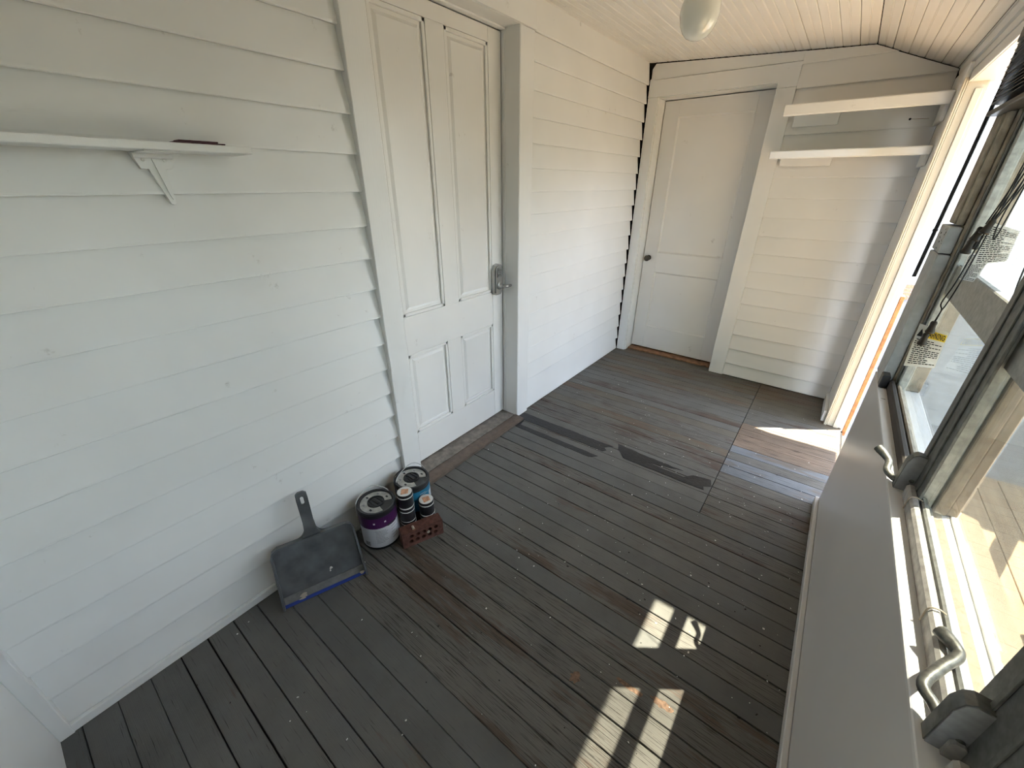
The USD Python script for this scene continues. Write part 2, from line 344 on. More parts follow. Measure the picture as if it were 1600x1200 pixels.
part(tr, 'shoe_strip', box(-1.4995, -1.484, YN + 0.02, 0.30, 0.0, 0.034, 0.002), 'white_trim')
part(tr, 'shoe_strip', box(-1.4995, -1.487, 0.3015, 0.66, 0.0, 0.026, 0.002), 'white_trim')
tr = thing('trim_2', 'white vertical corner board at the near end of the left wall', 'trim', kind='structure')
part(tr, 'corner_board', box(-1.53, -1.480, YN, -0.326, 0.0, 2.45, 0.002), 'white_trim')
single('wall_near', 'plain white end wall behind the viewer', 'wall', box(-1.62, 0.46, YN - 0.06, YN, -0.05, 2.55), 'white_trim', kind='structure')

# ---- far wall with door_2, siding to the right of it
WA, WC = -0.02, (-0.5, 3.83, 0)                                  # the far wall stands slightly askew
fw = lambda m: rotz(m, WA, WC)
wf = thing('wall_far', 'white lap siding end wall with the shelves', 'wall', kind='structure')
YF = 3.840                                                        # sheathing plane; lips at 3.81
part(wf, 'wall_panel', fw([box(-0.60, 0.42, YF, YF + 0.06, -0.02, 2.40), box(-1.70, -0.6, YF, YF + 0.06, 2.22, 2.47), box(-1.75, -1.485, YF + 0.016, YF + 0.09, -0.02, 2.47)]), 'sheathing')
def ceil_z(x):
    return 2.325 + (-0.134 - x) * 0.0655 if x < -0.134 else 2.325 - (x + 0.134) * 0.415
for k in range(-6, 12):
    z0 = 1.462 - 0.1345 * k; z1 = min(z0 + 0.1345, 2.36)
    if z0 < 0.02: z0 = 0.006
    if z0 > 2.30: continue
    xl = -0.5028
    m = prism([(YF - a, b) for a, b in lap(z0, z1)], 0, xl, 0.283)
    m = tm(m)
    if z1 > 2.10:                                                # cut the top boards to the ceiling's slope
        cut = m3.Manifold(m3.Mesh(np.asarray(m.vertices, np.float32), np.asarray(m.faces, np.uint32)))
        g = 0.007
        keep = prism([(-0.7, -1), (-0.7, ceil_z(-0.7) - g), (-0.134, ceil_z(-0.134) - g), (0.30, ceil_z(0.30) - g), (0.30, -1)], 1, 3.5, 4.2)
        kk = m3.Manifold(m3.Mesh(np.asarray(keep.vertices, np.float32), np.asarray(keep.faces, np.uint32)))
        r = cut ^ kk
        if r.num_tri() > 0 and r.volume() > 0: m = tm(r)
    part(wf, 'siding_board', fw(m), 'white_siding_far')
part(wf, 'frieze_board', fw(prism([(-1.54, 2.308), (-1.54, 2.375), (-1.515, ceil_z(-1.515) - 0.008), (-0.503, ceil_z(-0.503) - 0.007), (-0.503, 2.292), (-1.512, 2.303), (-1.514, 2.329)], 1, YF - 0.02, YF)), 'white_trim')

# ---- ceiling: beaded planks along y, flat part then a slope over the windows
ce = thing('ceiling', 'white beaded-board porch ceiling, flat then sloping down to the windows', 'ceiling', kind='structure')
def plank(xa, xb, slope):
    za, zb = ceil_z(xa), ceil_z(xb)
    L = math.hypot(xb - xa, zb - za); ux, uz = (xb - xa) / L, (zb - za) / L; nx, nz = uz, -ux   # n points down
    gp = 0.0009 + 0.0022 * rnd.random() ** 3
    prof = [(gp, 0.0025), (gp + 0.0025, 0)]
    mid = L / 2
    prof += [(mid - 0.0045, 0), (mid - 0.0025, -0.0022), (mid, 0.0004), (mid + 0.0025, -0.0022), (mid + 0.0045, 0)]
    prof += [(L - gp - 0.0025, 0), (L - gp, 0.0025), (L - gp, -0.014), (gp, -0.014)]
    prof[0] = (gp, -0.0025); prof[-3] = (L - gp, -0.0025)
    pts = [(xa + ux * s + nx * d, za + uz * s + nz * d) for s, d in prof]
    part(ce, 'ceiling_plank', prism(pts, 1, YN - 0.02, 3.845), 'white_ceiling')
nfl = 17
xs = np.linspace(-1.60, -0.134, nfl + 1)
for a, b in zip(xs[:-1], xs[1:]): plank(a, b, 0)
xs = np.linspace(-0.134, 0.36, 7)
for a, b in zip(xs[:-1], xs[1:]): plank(a, b, 1)
part(ce, 'ceiling_backing', [prism([(-1.62, ceil_z(-1.62) + 0.016), (-0.134, ceil_z(-0.134) + 0.018), (0.425, ceil_z(0.425) + 0.03), (0.425, 2.62), (-1.62, 2.62)], 1, YN - 0.06, 4.2)], 'sheathing')

# ---- header beam over the windows and the doorway
hd = thing('trim_3', 'white header beam over the windows and doorway', 'beam', kind='structure')
part(hd, 'header_beam', box(0.310, 0.43, YN, 3.83, 2.015, 2.30, 0.003), 'white_trim')
part(hd, 'header_fascia', box(0.302, 0.310, YN, 3.78, 2.015, 2.064, 0.002), 'white_trim')
part(hd, 'header_fascia', box(0.299, 0.310, YN, 3.78, 2.067, 2.106, 0.002), 'white_trim')
part(hd, 'crown_strip', prism([(0.310, 2.108), (0.290, 2.112), (0.284, 2.128), (0.284, 2.146), (0.310, 2.146)], 1, YN, 3.78), 'white_trim')

# ---- knee wall on the right, with its sill
SZ = 0.803
wr = thing('wall_right', 'low grey-white knee wall under the windows', 'wall', kind='structure')
part(wr, 'wall_panel', box(0.302, 0.43, YN, 2.33, -0.02, SZ - 0.012, 0.002), 'knee_paint')
part(wr, 'base_strip', box(0.283, 0.3015, YN, 2.335, 0.0, 0.045, 0.003), 'knee_paint')
t4 = thing('trim_4', 'white window stool along the top of the knee wall', 'sill', kind='structure')
part(t4, 'sill_board', box(0.297, 0.43, YN, 2.30, SZ - 0.012, SZ, 0.002), 'sill_paint')

# ---- far jamb of the doorway
jb = thing('trim_5', 'cream painted doorway jamb at the far right corner', 'jamb', kind='structure')
part(jb, 'return_board', box(0.283, 0.302, 3.352, 3.80, 0.0, 2.10, 0.002), 'white_trim')
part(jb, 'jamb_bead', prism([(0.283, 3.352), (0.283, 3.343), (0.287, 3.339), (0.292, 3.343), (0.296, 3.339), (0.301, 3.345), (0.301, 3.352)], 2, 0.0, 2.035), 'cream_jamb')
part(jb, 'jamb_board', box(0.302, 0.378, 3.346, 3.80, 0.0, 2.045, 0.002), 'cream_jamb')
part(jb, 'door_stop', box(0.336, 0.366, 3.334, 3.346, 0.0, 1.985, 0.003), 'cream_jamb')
part(jb, 'rough_stud', box(0.398, 0.418, 3.345, 3.42, -0.05, 0.95, 0.002), 'orange_wood', label='bare orange wood edge')
part(jb, 'rough_stud', box(0.3785, 0.3975, 3.350, 3.80, -0.05, 2.05, 0.002), 'exterior_white')
part(jb, 'foot_block', box(0.262, 0.2825, 3.39, 3.74, 0.0, 0.085, 0.002), 'white_trim')
part(jb, 'bolt_hole', lathe([(0, 0), (0.006, 0), (0.006, 0.002), (0, 0.002)], 12, (0, 0, 0)).apply_transform(trimesh.transformations.rotation_matrix(math.pi / 2, [1, 0, 0])).apply_translation((0.315, 3.347, 2.03)), 'hole_black')

# ---- door_1 in the left wall (recessed)
XD = -1.655
d1 = thing('door_1', 'white four-panel house door with keypad lock', 'door', kind='structure')
YA, YB, ZB, ZT = 1.13, 2.052, 0.028, 2.250
def frust(y0, y1, z0, z1, x, d, s):
    """raised field of a panel: a low frustum standing d off the plane x, sides s wide."""
    v = np.array([(x, y0, z0), (x, y1, z0), (x, y1, z1), (x, y0, z1), (x + d, y0 + s, z0 + s), (x + d, y1 - s, z0 + s), (x + d, y1 - s, z1 - s), (x + d, y0 + s, z1 - s)])
    f = np.array([(4, 5, 6), (4, 6, 7), (0, 1, 5), (0, 5, 4), (1, 2, 6), (1, 6, 5), (2, 3, 7), (2, 7, 6), (3, 0, 4), (3, 4, 7), (0, 2, 1), (0, 3, 2)])
    return trimesh.Trimesh(v, f, process=False)
pans = [(1.243, 1.532, 0.935, 2.190), (1.646, 1.948, 0.935, 2.185), (1.243, 1.539, 0.232, 0.723), (1.648, 1.950, 0.236, 0.735)]
part(d1, 'stile', box(XD - 0.038, XD, YA, 1.243, ZB, ZT, 0.001), 'white_door')
part(d1, 'stile', box(XD - 0.038, XD, 1.950, YB, ZB, ZT, 0.002), 'white_door')
for (a, b) in ((ZB, 0.232), (0.7235, 0.9345), (2.188, ZT)):
    part(d1, 'rail', box(XD - 0.038, XD - 0.0003, 1.2432, 1.9498, a, b, 0.001), 'white_door')
for (a, b) in ((0.2322, 0.7233), (0.9347, 2.1878)):
    part(d1, 'mullion', box(XD - 0.038, XD - 0.0002, 1.536, 1.647, a, b, 0.001), 'white_door')
for (y0, y1, z0, z1) in pans:
    y0, y1 = (1.2435, 1.5358) if y0 < 1.5 else (1.6472, 1.9496)
    z0, z1 = (0.2324, 0.723) if z0 < 0.6 else (0.935, 2.1876)
    p = part(d1, 'panel', box(XD - 0.030, XD - 0.013, y0, y1, z0, z1), 'white_door')
    s = 0.036
    mm = []
    for (a, b, c_, d_, ax) in ((y0, y1, z0, z0 + 0.017, 'z'), (y0, y1, z1 - 0.017, z1, 'z')):
        mm.append(box(XD - 0.013, XD - 0.002, a, b, c_, d_, 0.004))
    for (a, b) in ((y0, y0 + 0.017), (y1 - 0.017, y1)):
        mm.append(box(XD - 0.013, XD - 0.002, a, b, z0, z1, 0.004))
    part(d1, 'panel_moulding', mm, 'white_door')
    usdkit.mesh(stage, p + '/panel_field', frust(y0 + 0.03, y1 - 0.03, z0 + 0.03, z1 - 0.03, XD - 0.013, 0.008, 0.014), M['white_door'])
part(d1, 'jamb', box(XD - 0.05, -1.533, 2.058, 2.10, 0.0, 2.30, 0.002), 'white_trim')
part(d1, 'jamb', box(XD - 0.05, -1.50, 1.08, 1.122, 0.0, 2.30, 0.002), 'white_trim')
part(d1, 'head_jamb', box(XD - 0.05, -1.535, 1.122, 2.058, 2.262, 2.30, 0.002), 'white_trim')
part(d1, 'door_stop', box(XD + 0.001, XD + 0.022, 2.0545, 2.058, 0.02, 2.262, 0.001), 'white_trim')
part(d1, 'head_stop', box(XD + 0.002, XD + 0.03, 1.122, 2.052, 2.253, 2.262, 0.001), 'white_trim')
part(d1, 'casing', box(-1.532, -1.483, 1.006, 1.112, 0.0, 2.262, 0.0025), 'white_trim')
part(d1, 'casing', box(-1.56, -1.531, 2.060, 2.1845, 0.0, 2.262, 0.0025), 'white_trim')
part(d1, 'head_casing', prism([(-1.5585, 2.263), (-1.522, 2.263), (-1.522, ceil_z(-1.52) - 0.002), (-1.5585, ceil_z(-1.52) - 0.002)], 1, 1.006, 2.1845), 'white_trim')
part(d1, 'threshold', prism([(XD - 0.03, 0.0), (-1.47, 0.0), (-1.47, 0.016), (-1.50, 0.021), (-1.545, 0.0205), (-1.55, 0.012), (XD - 0.03, 0.012)], 1, 1.123, 2.057), 'threshold_brown', label='brown painted threshold')
part(d1, 'door_sill', box(XD - 0.02, -1.551, 1.124, 2.056, 0.0125, 0.0175, 0.001), 'sill_worn', label='worn grey inner sill')
part(d1, 'black_backing', box(-1.80, XD - 0.045, 1.0, 2.2, -0.02, 2.45), 'hole_black')  # black box added behind the door to stop sky leaking past it
# keypad lever lock
LX = XD
esc = sg.Polygon([(1.945, 0.925), (1.945, 1.075), (1.958, 1.098), (1.985, 1.105), (2.012, 1.098), (2.025, 1.075), (2.025, 0.985), (2.018, 0.972), (2.018, 0.935), (2.005, 0.918), (1.962, 0.918)]).buffer(0.006).buffer(-0.003)
lk = part(d1, 'keypad_lock', [prism(esc, 0, LX, LX + 0.022), prism(esc.buffer(-0.010), 0, LX + 0.022, LX + 0.030)], 'nickel', label='brushed nickel keypad lever lock')
def sub(parent, name, mesh, m, smooth=False):
    return part(parent, name, mesh, m, smooth)
sub(lk, 'keypad', [box(LX + 0.030, LX + 0.033, 1.965, 2.005, 1.028, 1.085, 0.003)] + [lathe([(0, 0), (0.005, 0), (0.005, 0.003), (0, 0.004)], 10).apply_transform(trimesh.transformations.rotation_matrix(math.pi / 2, [0, 1, 0])).apply_translation((LX + 0.033, 1.976 + 0.018 * i, 1.040 + 0.016 * j)) for i in range(2) for j in range(3)], 'aluminium_dark')
sub(lk, 'rose', lathe([(0, 0), (0.026, 0), (0.026, 0.006), (0.018, 0.012), (0.012, 0.03), (0, 0.03)], 28).apply_transform(trimesh.transformations.rotation_matrix(math.pi / 2, [0, 1, 0])).apply_translation((LX + 0.030, 1.985, 0.975)), 'nickel', 30)
sub(lk, 'lever', tube(smooth_path([(LX + 0.055, 1.985, 0.975), (LX + 0.075, 1.990, 0.975), (LX + 0.080, 2.005, 0.975), (LX + 0.076, 2.028, 0.973), (LX + 0.074, 2.046, 0.972)]), np.linspace(0.010, 0.008, 25), 12), 'nickel', True)

# ---- door_2 in the far wall (recessed)
YD = 3.965
d2 = thing('door_2', 'white two-panel closet door with small dark knob', 'door', kind='structure')
g2 = fw
xl, xr, zb, zt = -1.452, -0.628, 0.028, 2.172
pn = [(-1.317, -0.748, 0.975, 2.055), (-1.333, -0.752, 0.252, 0.797)]
part(d2, 'stile', g2(box(xl, -1.325, YD, YD + 0.036, zb, zt, 0.002)), 'white_door')
part(d2, 'stile', g2(box(-0.750, xr, YD, YD + 0.036, zb, zt, 0.002)), 'white_door')
for a, b in ((zb, 0.252), (0.797, 0.975), (2.055, zt)):
    part(d2, 'rail', g2(box(-1.3247, -0.7503, YD + 0.0003, YD + 0.036, a, b, 0.001)), 'white_door')
for a, b in ((0.2525, 0.7965), (0.9755, 2.0545)):
    part(d2, 'panel', g2(box(-1.3245, -0.7505, YD + 0.011, YD + 0.024, a, b)), 'white_door')
    mm = [prism([(YD + 0.0005, c1), (YD + 0.011, c1 + s * 0.012), (YD + 0.011, c1)] if s > 0 else [(YD + 0.0005, c1), (YD + 0.011, c1), (YD + 0.011, c1 - 0.012)], 0, -1.3245, -0.7505) for c1, s in ((a, 1), (b, -1))]
    mm += [prism([(c1, YD + 0.0005), (c1, YD + 0.011), (c1 + s * 0.012, YD + 0.011)], 2, a, b) for c1, s in ((-1.3245, 1), (-0.7505, -1))]
    part(d2, 'panel_moulding', g2(mm), 'white_door')
YC = 3.817
part(d2, 'casing', g2(box(-1.546, -1.462, YC - 0.004, YC + 0.018, 0.0, 2.185, 0.002)), 'white_trim')
part(d2, 'casing', g2(box(-0.622, -0.503, YC - 0.006, YC + 0.014, 0.0, 2.150, 0.002)), 'white_trim')
part(d2, 'head_casing', g2(prism([(-1.546, 2.186), (-1.546, 2.305), (-1.515, 2.326), (-1.513, 2.300), (-0.503, 2.288), (-0.503, 2.151), (-0.622, 2.151), (-0.622, 2.182)], 1, YC - 0.005, YC + 0.014)), 'white_trim')
part(d2, 'jamb', g2(box(-1.475, -1.457, YC + 0.0145, YD + 0.05, 0.0, 2.21, 0.001)), 'white_trim')
part(d2, 'jamb', g2(box(-0.623, -0.606, YC + 0.0145, YD + 0.05, 0.0, 2.21, 0.001)), 'white_trim')
part(d2, 'head_jamb', g2(box(-1.457, -0.623, YC + 0.0145, YD + 0.05, 2.178, 2.21, 0.001)), 'white_trim')
part(d2, 'threshold', g2(box(-1.456, -0.624, YC + 0.07, YD + 0.05, 0.0, 0.014, 0.002)), 'rust_wood', label='bare rusty-orange wood threshold')
part(d2, 'black_backing', g2(box(-1.60, -0.50, YD + 0.055, YD + 0.08, -0.02, 2.40)), 'hole_black')  # black sheet added so no light leaks round this door
kn = part(d2, 'knob', lathe([(0, 0), (0.024, 0), (0.024, 0.004), (0.011, 0.010), (0.010, 0.026), (0.022, 0.036), (0.027, 0.048), (0.024, 0.060), (0.012, 0.066), (0, 0.067)], 28).apply_transform(trimesh.transformations.rotation_matrix(math.pi / 2, [1, 0, 0])).apply_translation((-1.392, YD, 0.925)), 'bronze', 40, label='dark bronze knob')

# ---- windows on the right: aluminium frames, panes, screens, crank operators
XI, XO = 0.350, 0.378
def window(n, y0, y1, label, rail=True, rail_mat='aluminium', channel_mat='channel_grey'):
    w = thing(f'window_{n}', label, 'window', kind='structure')
    zb, zt = SZ, 2.01
    part(w, 'stile', box(XI, XO, y0, y0 + 0.045, zb, zt, 0.003), 'aluminium')
    part(w, 'stile', box(XI, XO, y1 - 0.045, y1, zb, zt, 0.003), 'aluminium')
    part(w, 'stile_lip', box(XI - 0.006, XI, y0 + 0.006, y0 + 0.018, zb, zt, 0.002), 'aluminium_dark')
    part(w, 'stile_lip', box(XI - 0.006, XI, y1 - 0.018, y1 - 0.006, zb, zt, 0.002), 'aluminium_dark')
    part(w, 'bottom_rail', prism([(0.349, SZ), (0.349, SZ + 0.030), (0.353, SZ + 0.034), (0.362, SZ + 0.030), (0.366, SZ + 0.012), (0.378, SZ + 0.008), (0.378, SZ)], 1, y0 + 0.045, y1 - 0.045), rail_mat)
    part(w, 'top_rail', box(XI, XO, y0 + 0.045, y1 - 0.045, zt - 0.05, zt, 0.003), 'aluminium')
    part(w, 'inner_channel', prism([(0.325, SZ), (0.325, SZ + 0.030), (0.330, SZ + 0.036), (0.339, SZ + 0.036), (0.344, SZ + 0.030), (0.344, SZ)], 1, y0 + 0.01, y1 - 0.01), channel_mat)
    if rail:
        part(w, 'meeting_rail', box(0.358, 0.376, y0 + 0.045, y1 - 0.045, 1.197, 1.305, 0.003), 'aluminium')
    part(w, 'pane', box(0.367, 0.370, y0 + 0.040, y1 - 0.040, SZ + 0.020, 1.202), 'pane_glass')
    part(w, 'pane', box(0.367, 0.370, y0 + 0.040, y1 - 0.040, 1.300, zt - 0.04), 'pane_glass')
    return w
w1 = window(1, 1.320, 2.125, 'aluminium window beside the doorway, with warning tags hanging in front', rail_mat='frame_wood', channel_mat='frame_dark')
w2 = window(2, 0.600, 1.318, 'aluminium window with insect screen over the sunny deck')
w3 = window(3, YN + 0.01, 0.598, 'nearest aluminium window, at the lower right edge of the picture')
for w, (a, b) in ((w2, (0.64, 1.27)), (w3, (YN + 0.06, 0.56))):
    part(w, 'insect_screen', box(0.4275, 0.4285, a, b, SZ + 0.004, 1.98), 'screen_mesh')
    part(w, 'outer_sill', prism([(0.379, SZ + 0.002), (0.398, SZ + 0.001), (0.399, SZ - 0.005), (0.405, SZ - 0.005), (0.406, SZ - 0.001), (0.480, SZ - 0.018), (0.480, SZ - 0.035), (0.379, SZ - 0.020)], 1, a - 0.06, b + 0.06), 'sandy_sill', label='sandy speckled outer sill')
    part(w, 'screen_track', box(0.414, 0.422, a, b, SZ - 0.004, SZ + 0.006, 0.001), 'aluminium_bright')
for w, a, b in ((w1, 1.262, 1.378), (w2, 0.545, 0.655)):
    part(w, 'outer_post', [box(0.379, 0.405, a, b, SZ + 0.003, 2.014, 0.003), box(0.4055, 0.4265, a + 0.008, b - 0.008, SZ + 0.001, 2.014, 0.003)], 'sandy_post', label='tan painted wooden post outside')
def mullion_cover(w, y0, y1):
    part(w, 'mullion_cover', box(0.343, 0.3495, y0, y1, SZ, 2.01, 0.002), 'aluminium_dark')
    part(w, 'mullion_groove', [box(0.3395, 0.343, y0 + 0.03, y0 + 0.04, SZ, 2.01, 0.001), box(0.3395, 0.343, y1 - 0.045, y1 - 0.034, SZ, 2.01, 0.001)], 'aluminium_dark')
mullion_cover(w1, 1.255, 1.388)
mullion_cover(w2, 0.535, 0.672)
def operator(w, y, z0, path, bulb):
    """gear housing plate on the mullion with a turning handle."""
    o = sg.Polygon([(0.310, z0), (0.312, z0 + 0.085), (0.318, z0 + 0.104), (0.326, z0 + 0.110), (0.344, z0 + 0.108), (0.350, z0 + 0.122), (0.351, z0 + 0.140), (0.358, z0 + 0.140), (0.3585, z0 - 0.0)]).buffer(0.003)
    h = part(w, 'crank_housing', [prism(o, 1, y + 0.002, y + 0.026)], 'aluminium_dark', label='grey metal crank gear housing')
    sub(h, 'housing_plate', [prism(o.buffer(-0.0015), 1, y - 0.0005, y + 0.0015)], 'plate_grey')
    sub(h, 'rivet', lathe([(0, 0), (0.006, 0), (0.005, 0.002), (0, 0.003)], 12).apply_transform(trimesh.transformations.rotation_matrix(math.pi / 2, [1, 0, 0])).apply_translation((0.335, y, z0 + 0.035)), 'zinc')
    sp = smooth_path(path, 7); n = len(sp)
    r = np.full(n, 0.0086); r[int(n * bulb):] = np.linspace(0.0092, 0.0130, n - int(n * bulb))
    r[-2:] *= 0.92
    part(w, 'crank_handle', tube(sp, r, 12), 'zinc', 50, label='worn zinc window crank handle')
operator(w1, 1.330, SZ, [(0.318, 1.345, SZ + 0.014), (0.303, 1.362, SZ + 0.014), (0.291, 1.382, SZ + 0.020), (0.294, 1.416, SZ + 0.028), (0.286, 1.438, SZ + 0.034), (0.268, 1.462, SZ + 0.041)], 0.70)
operator(w2, 0.618, SZ, [(0.322, 0.640, SZ + 0.028), (0.312, 0.660, SZ + 0.034), (0.299, 0.680, SZ + 0.042), (0.322, 0.725, SZ + 0.046), (0.347, 0.765, SZ + 0.048), (0.344, 0.785, SZ + 0.048), (0.331, 0.808, SZ + 0.046)], 0.74)
# wiring staples on the sill channel
for (y, w) in ((1.235, w2), (0.86, w2)):
    part(w, 'cable_clip', tube(smooth_path([(0.322, y, SZ + 0.004), (0.324, y + 0.004, SZ + 0.036), (0.336, y + 0.006, SZ + 0.042), (0.349, y + 0.008, SZ + 0.036)]), 0.0016, 6), 'putty')

# ---- wooden end post between the doorway and window_1
ep = thing('trim_6', 'grey painted wooden end post of the windows beside the doorway', 'post', kind='structure')
part(ep, 'post_board', box(0.302, 0.340, 2.150, 2.330, SZ + 0.001, 1.325, 0.003), 'post_grey')
part(ep, 'post_core', box(0.340, 0.428, 2.128, 2.330, SZ + 0.001, 2.014, 0.003), 'frame_wood')
part(ep, 'post_strip', box(0.318, 0.3398, 2.215, 2.325, 1.425, 2.014, 0.003), 'frame_wood')
part(ep, 'post_strip', box(0.320, 0.3398, 2.165, 2.200, 1.425, 2.014, 0.003), 'frame_wood')
part(ep, 'chipped_block', box(0.303, 0.3395, 2.160, 2.328, 1.329, 1.420, 0.003), 'post_grey')
for i in range(14):
    yy, zz = rnd.uniform(2.17, 2.32), rnd.uniform(1.34, 1.41)
    part(ep, 'chip_mark', trimesh.creation.icosphere(1, rnd.uniform(0.002, 0.004)).apply_scale((0.3, 1, 1)).apply_translation((0.303, yy, zz)), 'hole_black')
part(ep, 'post_edge', box(0.340, 0.430, 2.3305, 2.334, SZ, 2.014), 'exterior_white')
part(ep, 'corner_block', box(0.298, 0.324, 2.095, 2.149, SZ + 0.001, SZ + 0.055, 0.003), 'black_plastic', label='small black plastic block')

# ================================================================== THINGS INSIDE
# ---- shelf on the left wall, carried by a painted strap hinge
sh = thing('wall_shelf', 'narrow white shelf board on the left wall on a strap-hinge bracket', 'shelf', (-1.44, 0.2, 1.62))
part(sh, 'shelf_board', box(-1.4995, -1.37, -0.14, 0.585, 1.624, 1.642, 0.002), 'white_trim')
HX = -1.4985
br = part(sh, 'strap_bracket', [prism([(0.340, 1.624), (0.352, 1.585), (0.368, 1.585), (0.392, 1.500), (0.398, 1.497), (0.404, 1.500), (0.404, 1.585), (0.420, 1.586), (0.4265, 1.600), (0.450, 1.6235)], 0, HX - 0.014, HX + 0.004)], 'white_trim')
sub(br, 'strap_ridge', prism([(0.380, 1.612), (0.392, 1.612), (0.4015, 1.515), (0.399, 1.510), (0.396, 1.515)], 0, HX + 0.004, HX + 0.008), 'white_trim')
part(sh, 'bracket_leaf', [box(-1.485, -1.39, 0.345, 0.42, 1.6205, 1.6238, 0.001), tube([(-1.489, 0.342, 1.616), (-1.489, 0.425, 1.616)], 0.007, 10)], 'white_trim')
for y in (0.362, 0.408):
    sub(br, 'screw', lathe([(0, 0), (0.0045, 0), (0.003, 0.002), (0, 0.002)], 10).apply_transform(trimesh.transformations.rotation_matrix(math.pi / 2, [0, 1, 0])).apply_translation((HX + 0.004, y, 1.606)), 'white_door')
single('wood_strip', 'wider flat dark maroon strip lying directly on the left wall shelf', 'strip', box(-1.415, -1.372, 0.408, 0.522, 1.6422, 1.6452, 0.0008), 'maroon')
single('wood_strip', 'shorter dark maroon strip, upper one of the two on the left wall shelf', 'strip', box(-1.412, -1.373, 0.418, 0.506, 1.6455, 1.6490, 0.0008), 'maroon')

# ---- shelves on the far wall
for (nm, z0, z1, lab, xa, xb) in ((0, 1.944, 2.006, 'upper of two thick white shelves on the far wall', -0.498, 0.2805), (1, 1.706, 1.752, 'lower of two thick white shelves on the far wall', -0.515, 0.2805)):
    s = thing('corner_shelf', lab, 'shelf', (-0.1, 3.6, z0))
    part(s, 'shelf_board', box(xa, xb, 3.50, 3.80, z1 - 0.022, z1, 0.004), 'white_trim')
    part(s, 'shelf_edge', box(xa, xb, 3.475, 3.4995, z0, z1, 0.006), 'white_trim')
    part(s, 'side_cleat', box(0.262, 0.2822, 3.52, 3.79, z0 - 0.055 - 0.02 * (1 - nm), z1 - 0.0225, 0.003), 'white_trim')
    part(s, 'back_cleat', box(xa + 0.03, -0.21 + 0.03 * nm, 3.79, 3.808, z0 - 0.035, z1 - 0.0225, 0.003), 'white_trim')
nl = thing('shelf_nail', 'rusty nail poking out below the upper far shelf', 'nail', (0.2, 3.8, 1.90))
part(nl, 'shank', tube([(0.235, 3.802, 1.912), (0.145, 3.70, 1.905)], 0.0016, 6), 'putty')
part(nl, 'nail_head', trimesh.creation.icosphere(1, 0.006).apply_translation((0.145, 3.70, 1.905)), 'hole_black')

# ---- ceiling globe
GC = (-0.762, 2.36, 2.238)
cl = thing('ceiling_light', 'white opal glass globe ceiling light, switched off', 'light', (GC[0], GC[1], 2.37))
gz = ceil_z(GC[0])
part(cl, 'globe', lathe([(0, -0.100), (0.022, -0.0975), (0.044, -0.088), (0.063, -0.070), (0.077, -0.043), (0.084, -0.010), (0.083, 0.022), (0.075, 0.052), (0.062, 0.074), (0.052, 0.086), (0.052, 0.098), (0, 0.098)], 48, GC), 'opal', True)
part(cl, 'fitter', lathe([(0, 0), (0.058, 0), (0.062, 0.012), (0.066, gz - GC[2] - 0.094), (0, gz - GC[2] - 0.094)], 40, (GC[0], GC[1], GC[2] + 0.090)), 'white_trim', 40)

# ---- dustpan leaning on the left wall
DA, DB = np.array([-1.378, 0.277, 0.001]), np.array([-1.265, 0.582, 0.001])
e = (DB - DA) / np.linalg.norm(DB - DA); mid = (DA + DB) / 2
tip = np.array([-1.474, 0.482, 0.418])
u = (tip - mid); u -= e * (u @ e); LEN = np.linalg.norm(u); u /= LEN
nn = np.cross(e, u); nn = nn if nn[0] > 0 else -nn                # towards the viewer
dp = thing('dustpan', 'dark grey plastic dustpan with blue lip leaning on the left wall', 'dustpan', tuple(mid))
def dpm(outline, d0, d1):
    """outline in (along lip, up the pan); depth along nn."""
    m = trimesh.creation.extrude_polygon(sg.Polygon(outline) if not hasattr(outline, 'exterior') else outline, d1 - d0, engine='earcut')
    v = m.vertices; w = mid + v[:, :1] * e + v[:, 1:2] * u + (v[:, 2:3] + d0) * nn
    f = m.faces if np.cross(e, u) @ nn > 0 else m.faces[:, ::-1]
    return trimesh.Trimesh(w, f, process=False)
H = 0.258
shape = sg.Polygon([(-0.166, 0.0), (0.166, 0.0), (0.158, H), (-0.158, H)])
rounded = sg.Polygon([(-0.166, 0.0), (0.166, 0.0), (0.160, H - 0.035), (0.152, H - 0.012), (0.132, H), (-0.132, H), (-0.152, H - 0.012), (-0.160, H - 0.035)])
out = rounded.union(sg.box(-0.022, H - 0.02, 0.022, H + 0.05)).buffer(0.036).buffer(-0.036)
part(dp, 'pan', [dpm(out, 0.0, 0.004)], 'pan_grey')
inner = rounded.buffer(-0.008).union(sg.box(-0.158, -0.01, 0.158, 0.03))
wall_h = rounded.difference(inner); wall_h = max(getattr(wall_h, 'geoms', [wall_h]), key=lambda q: q.area)
def rim(outline, h_at):
    m = dpm(outline, 0.004, 0.034)
    return m
part(dp, 'pan_rim', rim(wall_h, None), 'pan_grey')
part(dp, 'pan_floor_step', dpm([(-0.157, 0.008), (0.157, 0.008), (0.156, 0.042), (-0.156, 0.042)], 0.004, 0.009), 'pan_lip', label='scraped lighter grey front ramp')
part(dp, 'rubber_lip', dpm([(-0.166, -0.001), (0.166, -0.001), (0.166, 0.012), (-0.166, 0.012)], 0.0045, 0.013), 'pan_blue', label='blue rubber lip')
hnd = sg.Polygon([(-0.034, H + 0.002), (0.034, H + 0.002), (0.024, H + 0.02), (0.0205, H + 0.06), (0.022, LEN - 0.03), (0.021, LEN - 0.008), (0.010, LEN), (-0.010, LEN), (-0.021, LEN - 0.008), (-0.022, LEN - 0.03), (-0.0205, H + 0.06), (-0.024, H + 0.02)])
slot = sg.LineString([(0, LEN - 0.048), (0, LEN - 0.026)]).buffer(0.0065)
part(dp, 'handle', dpm(hnd.difference(slot), 0.004, 0.022), 'pan_grey')
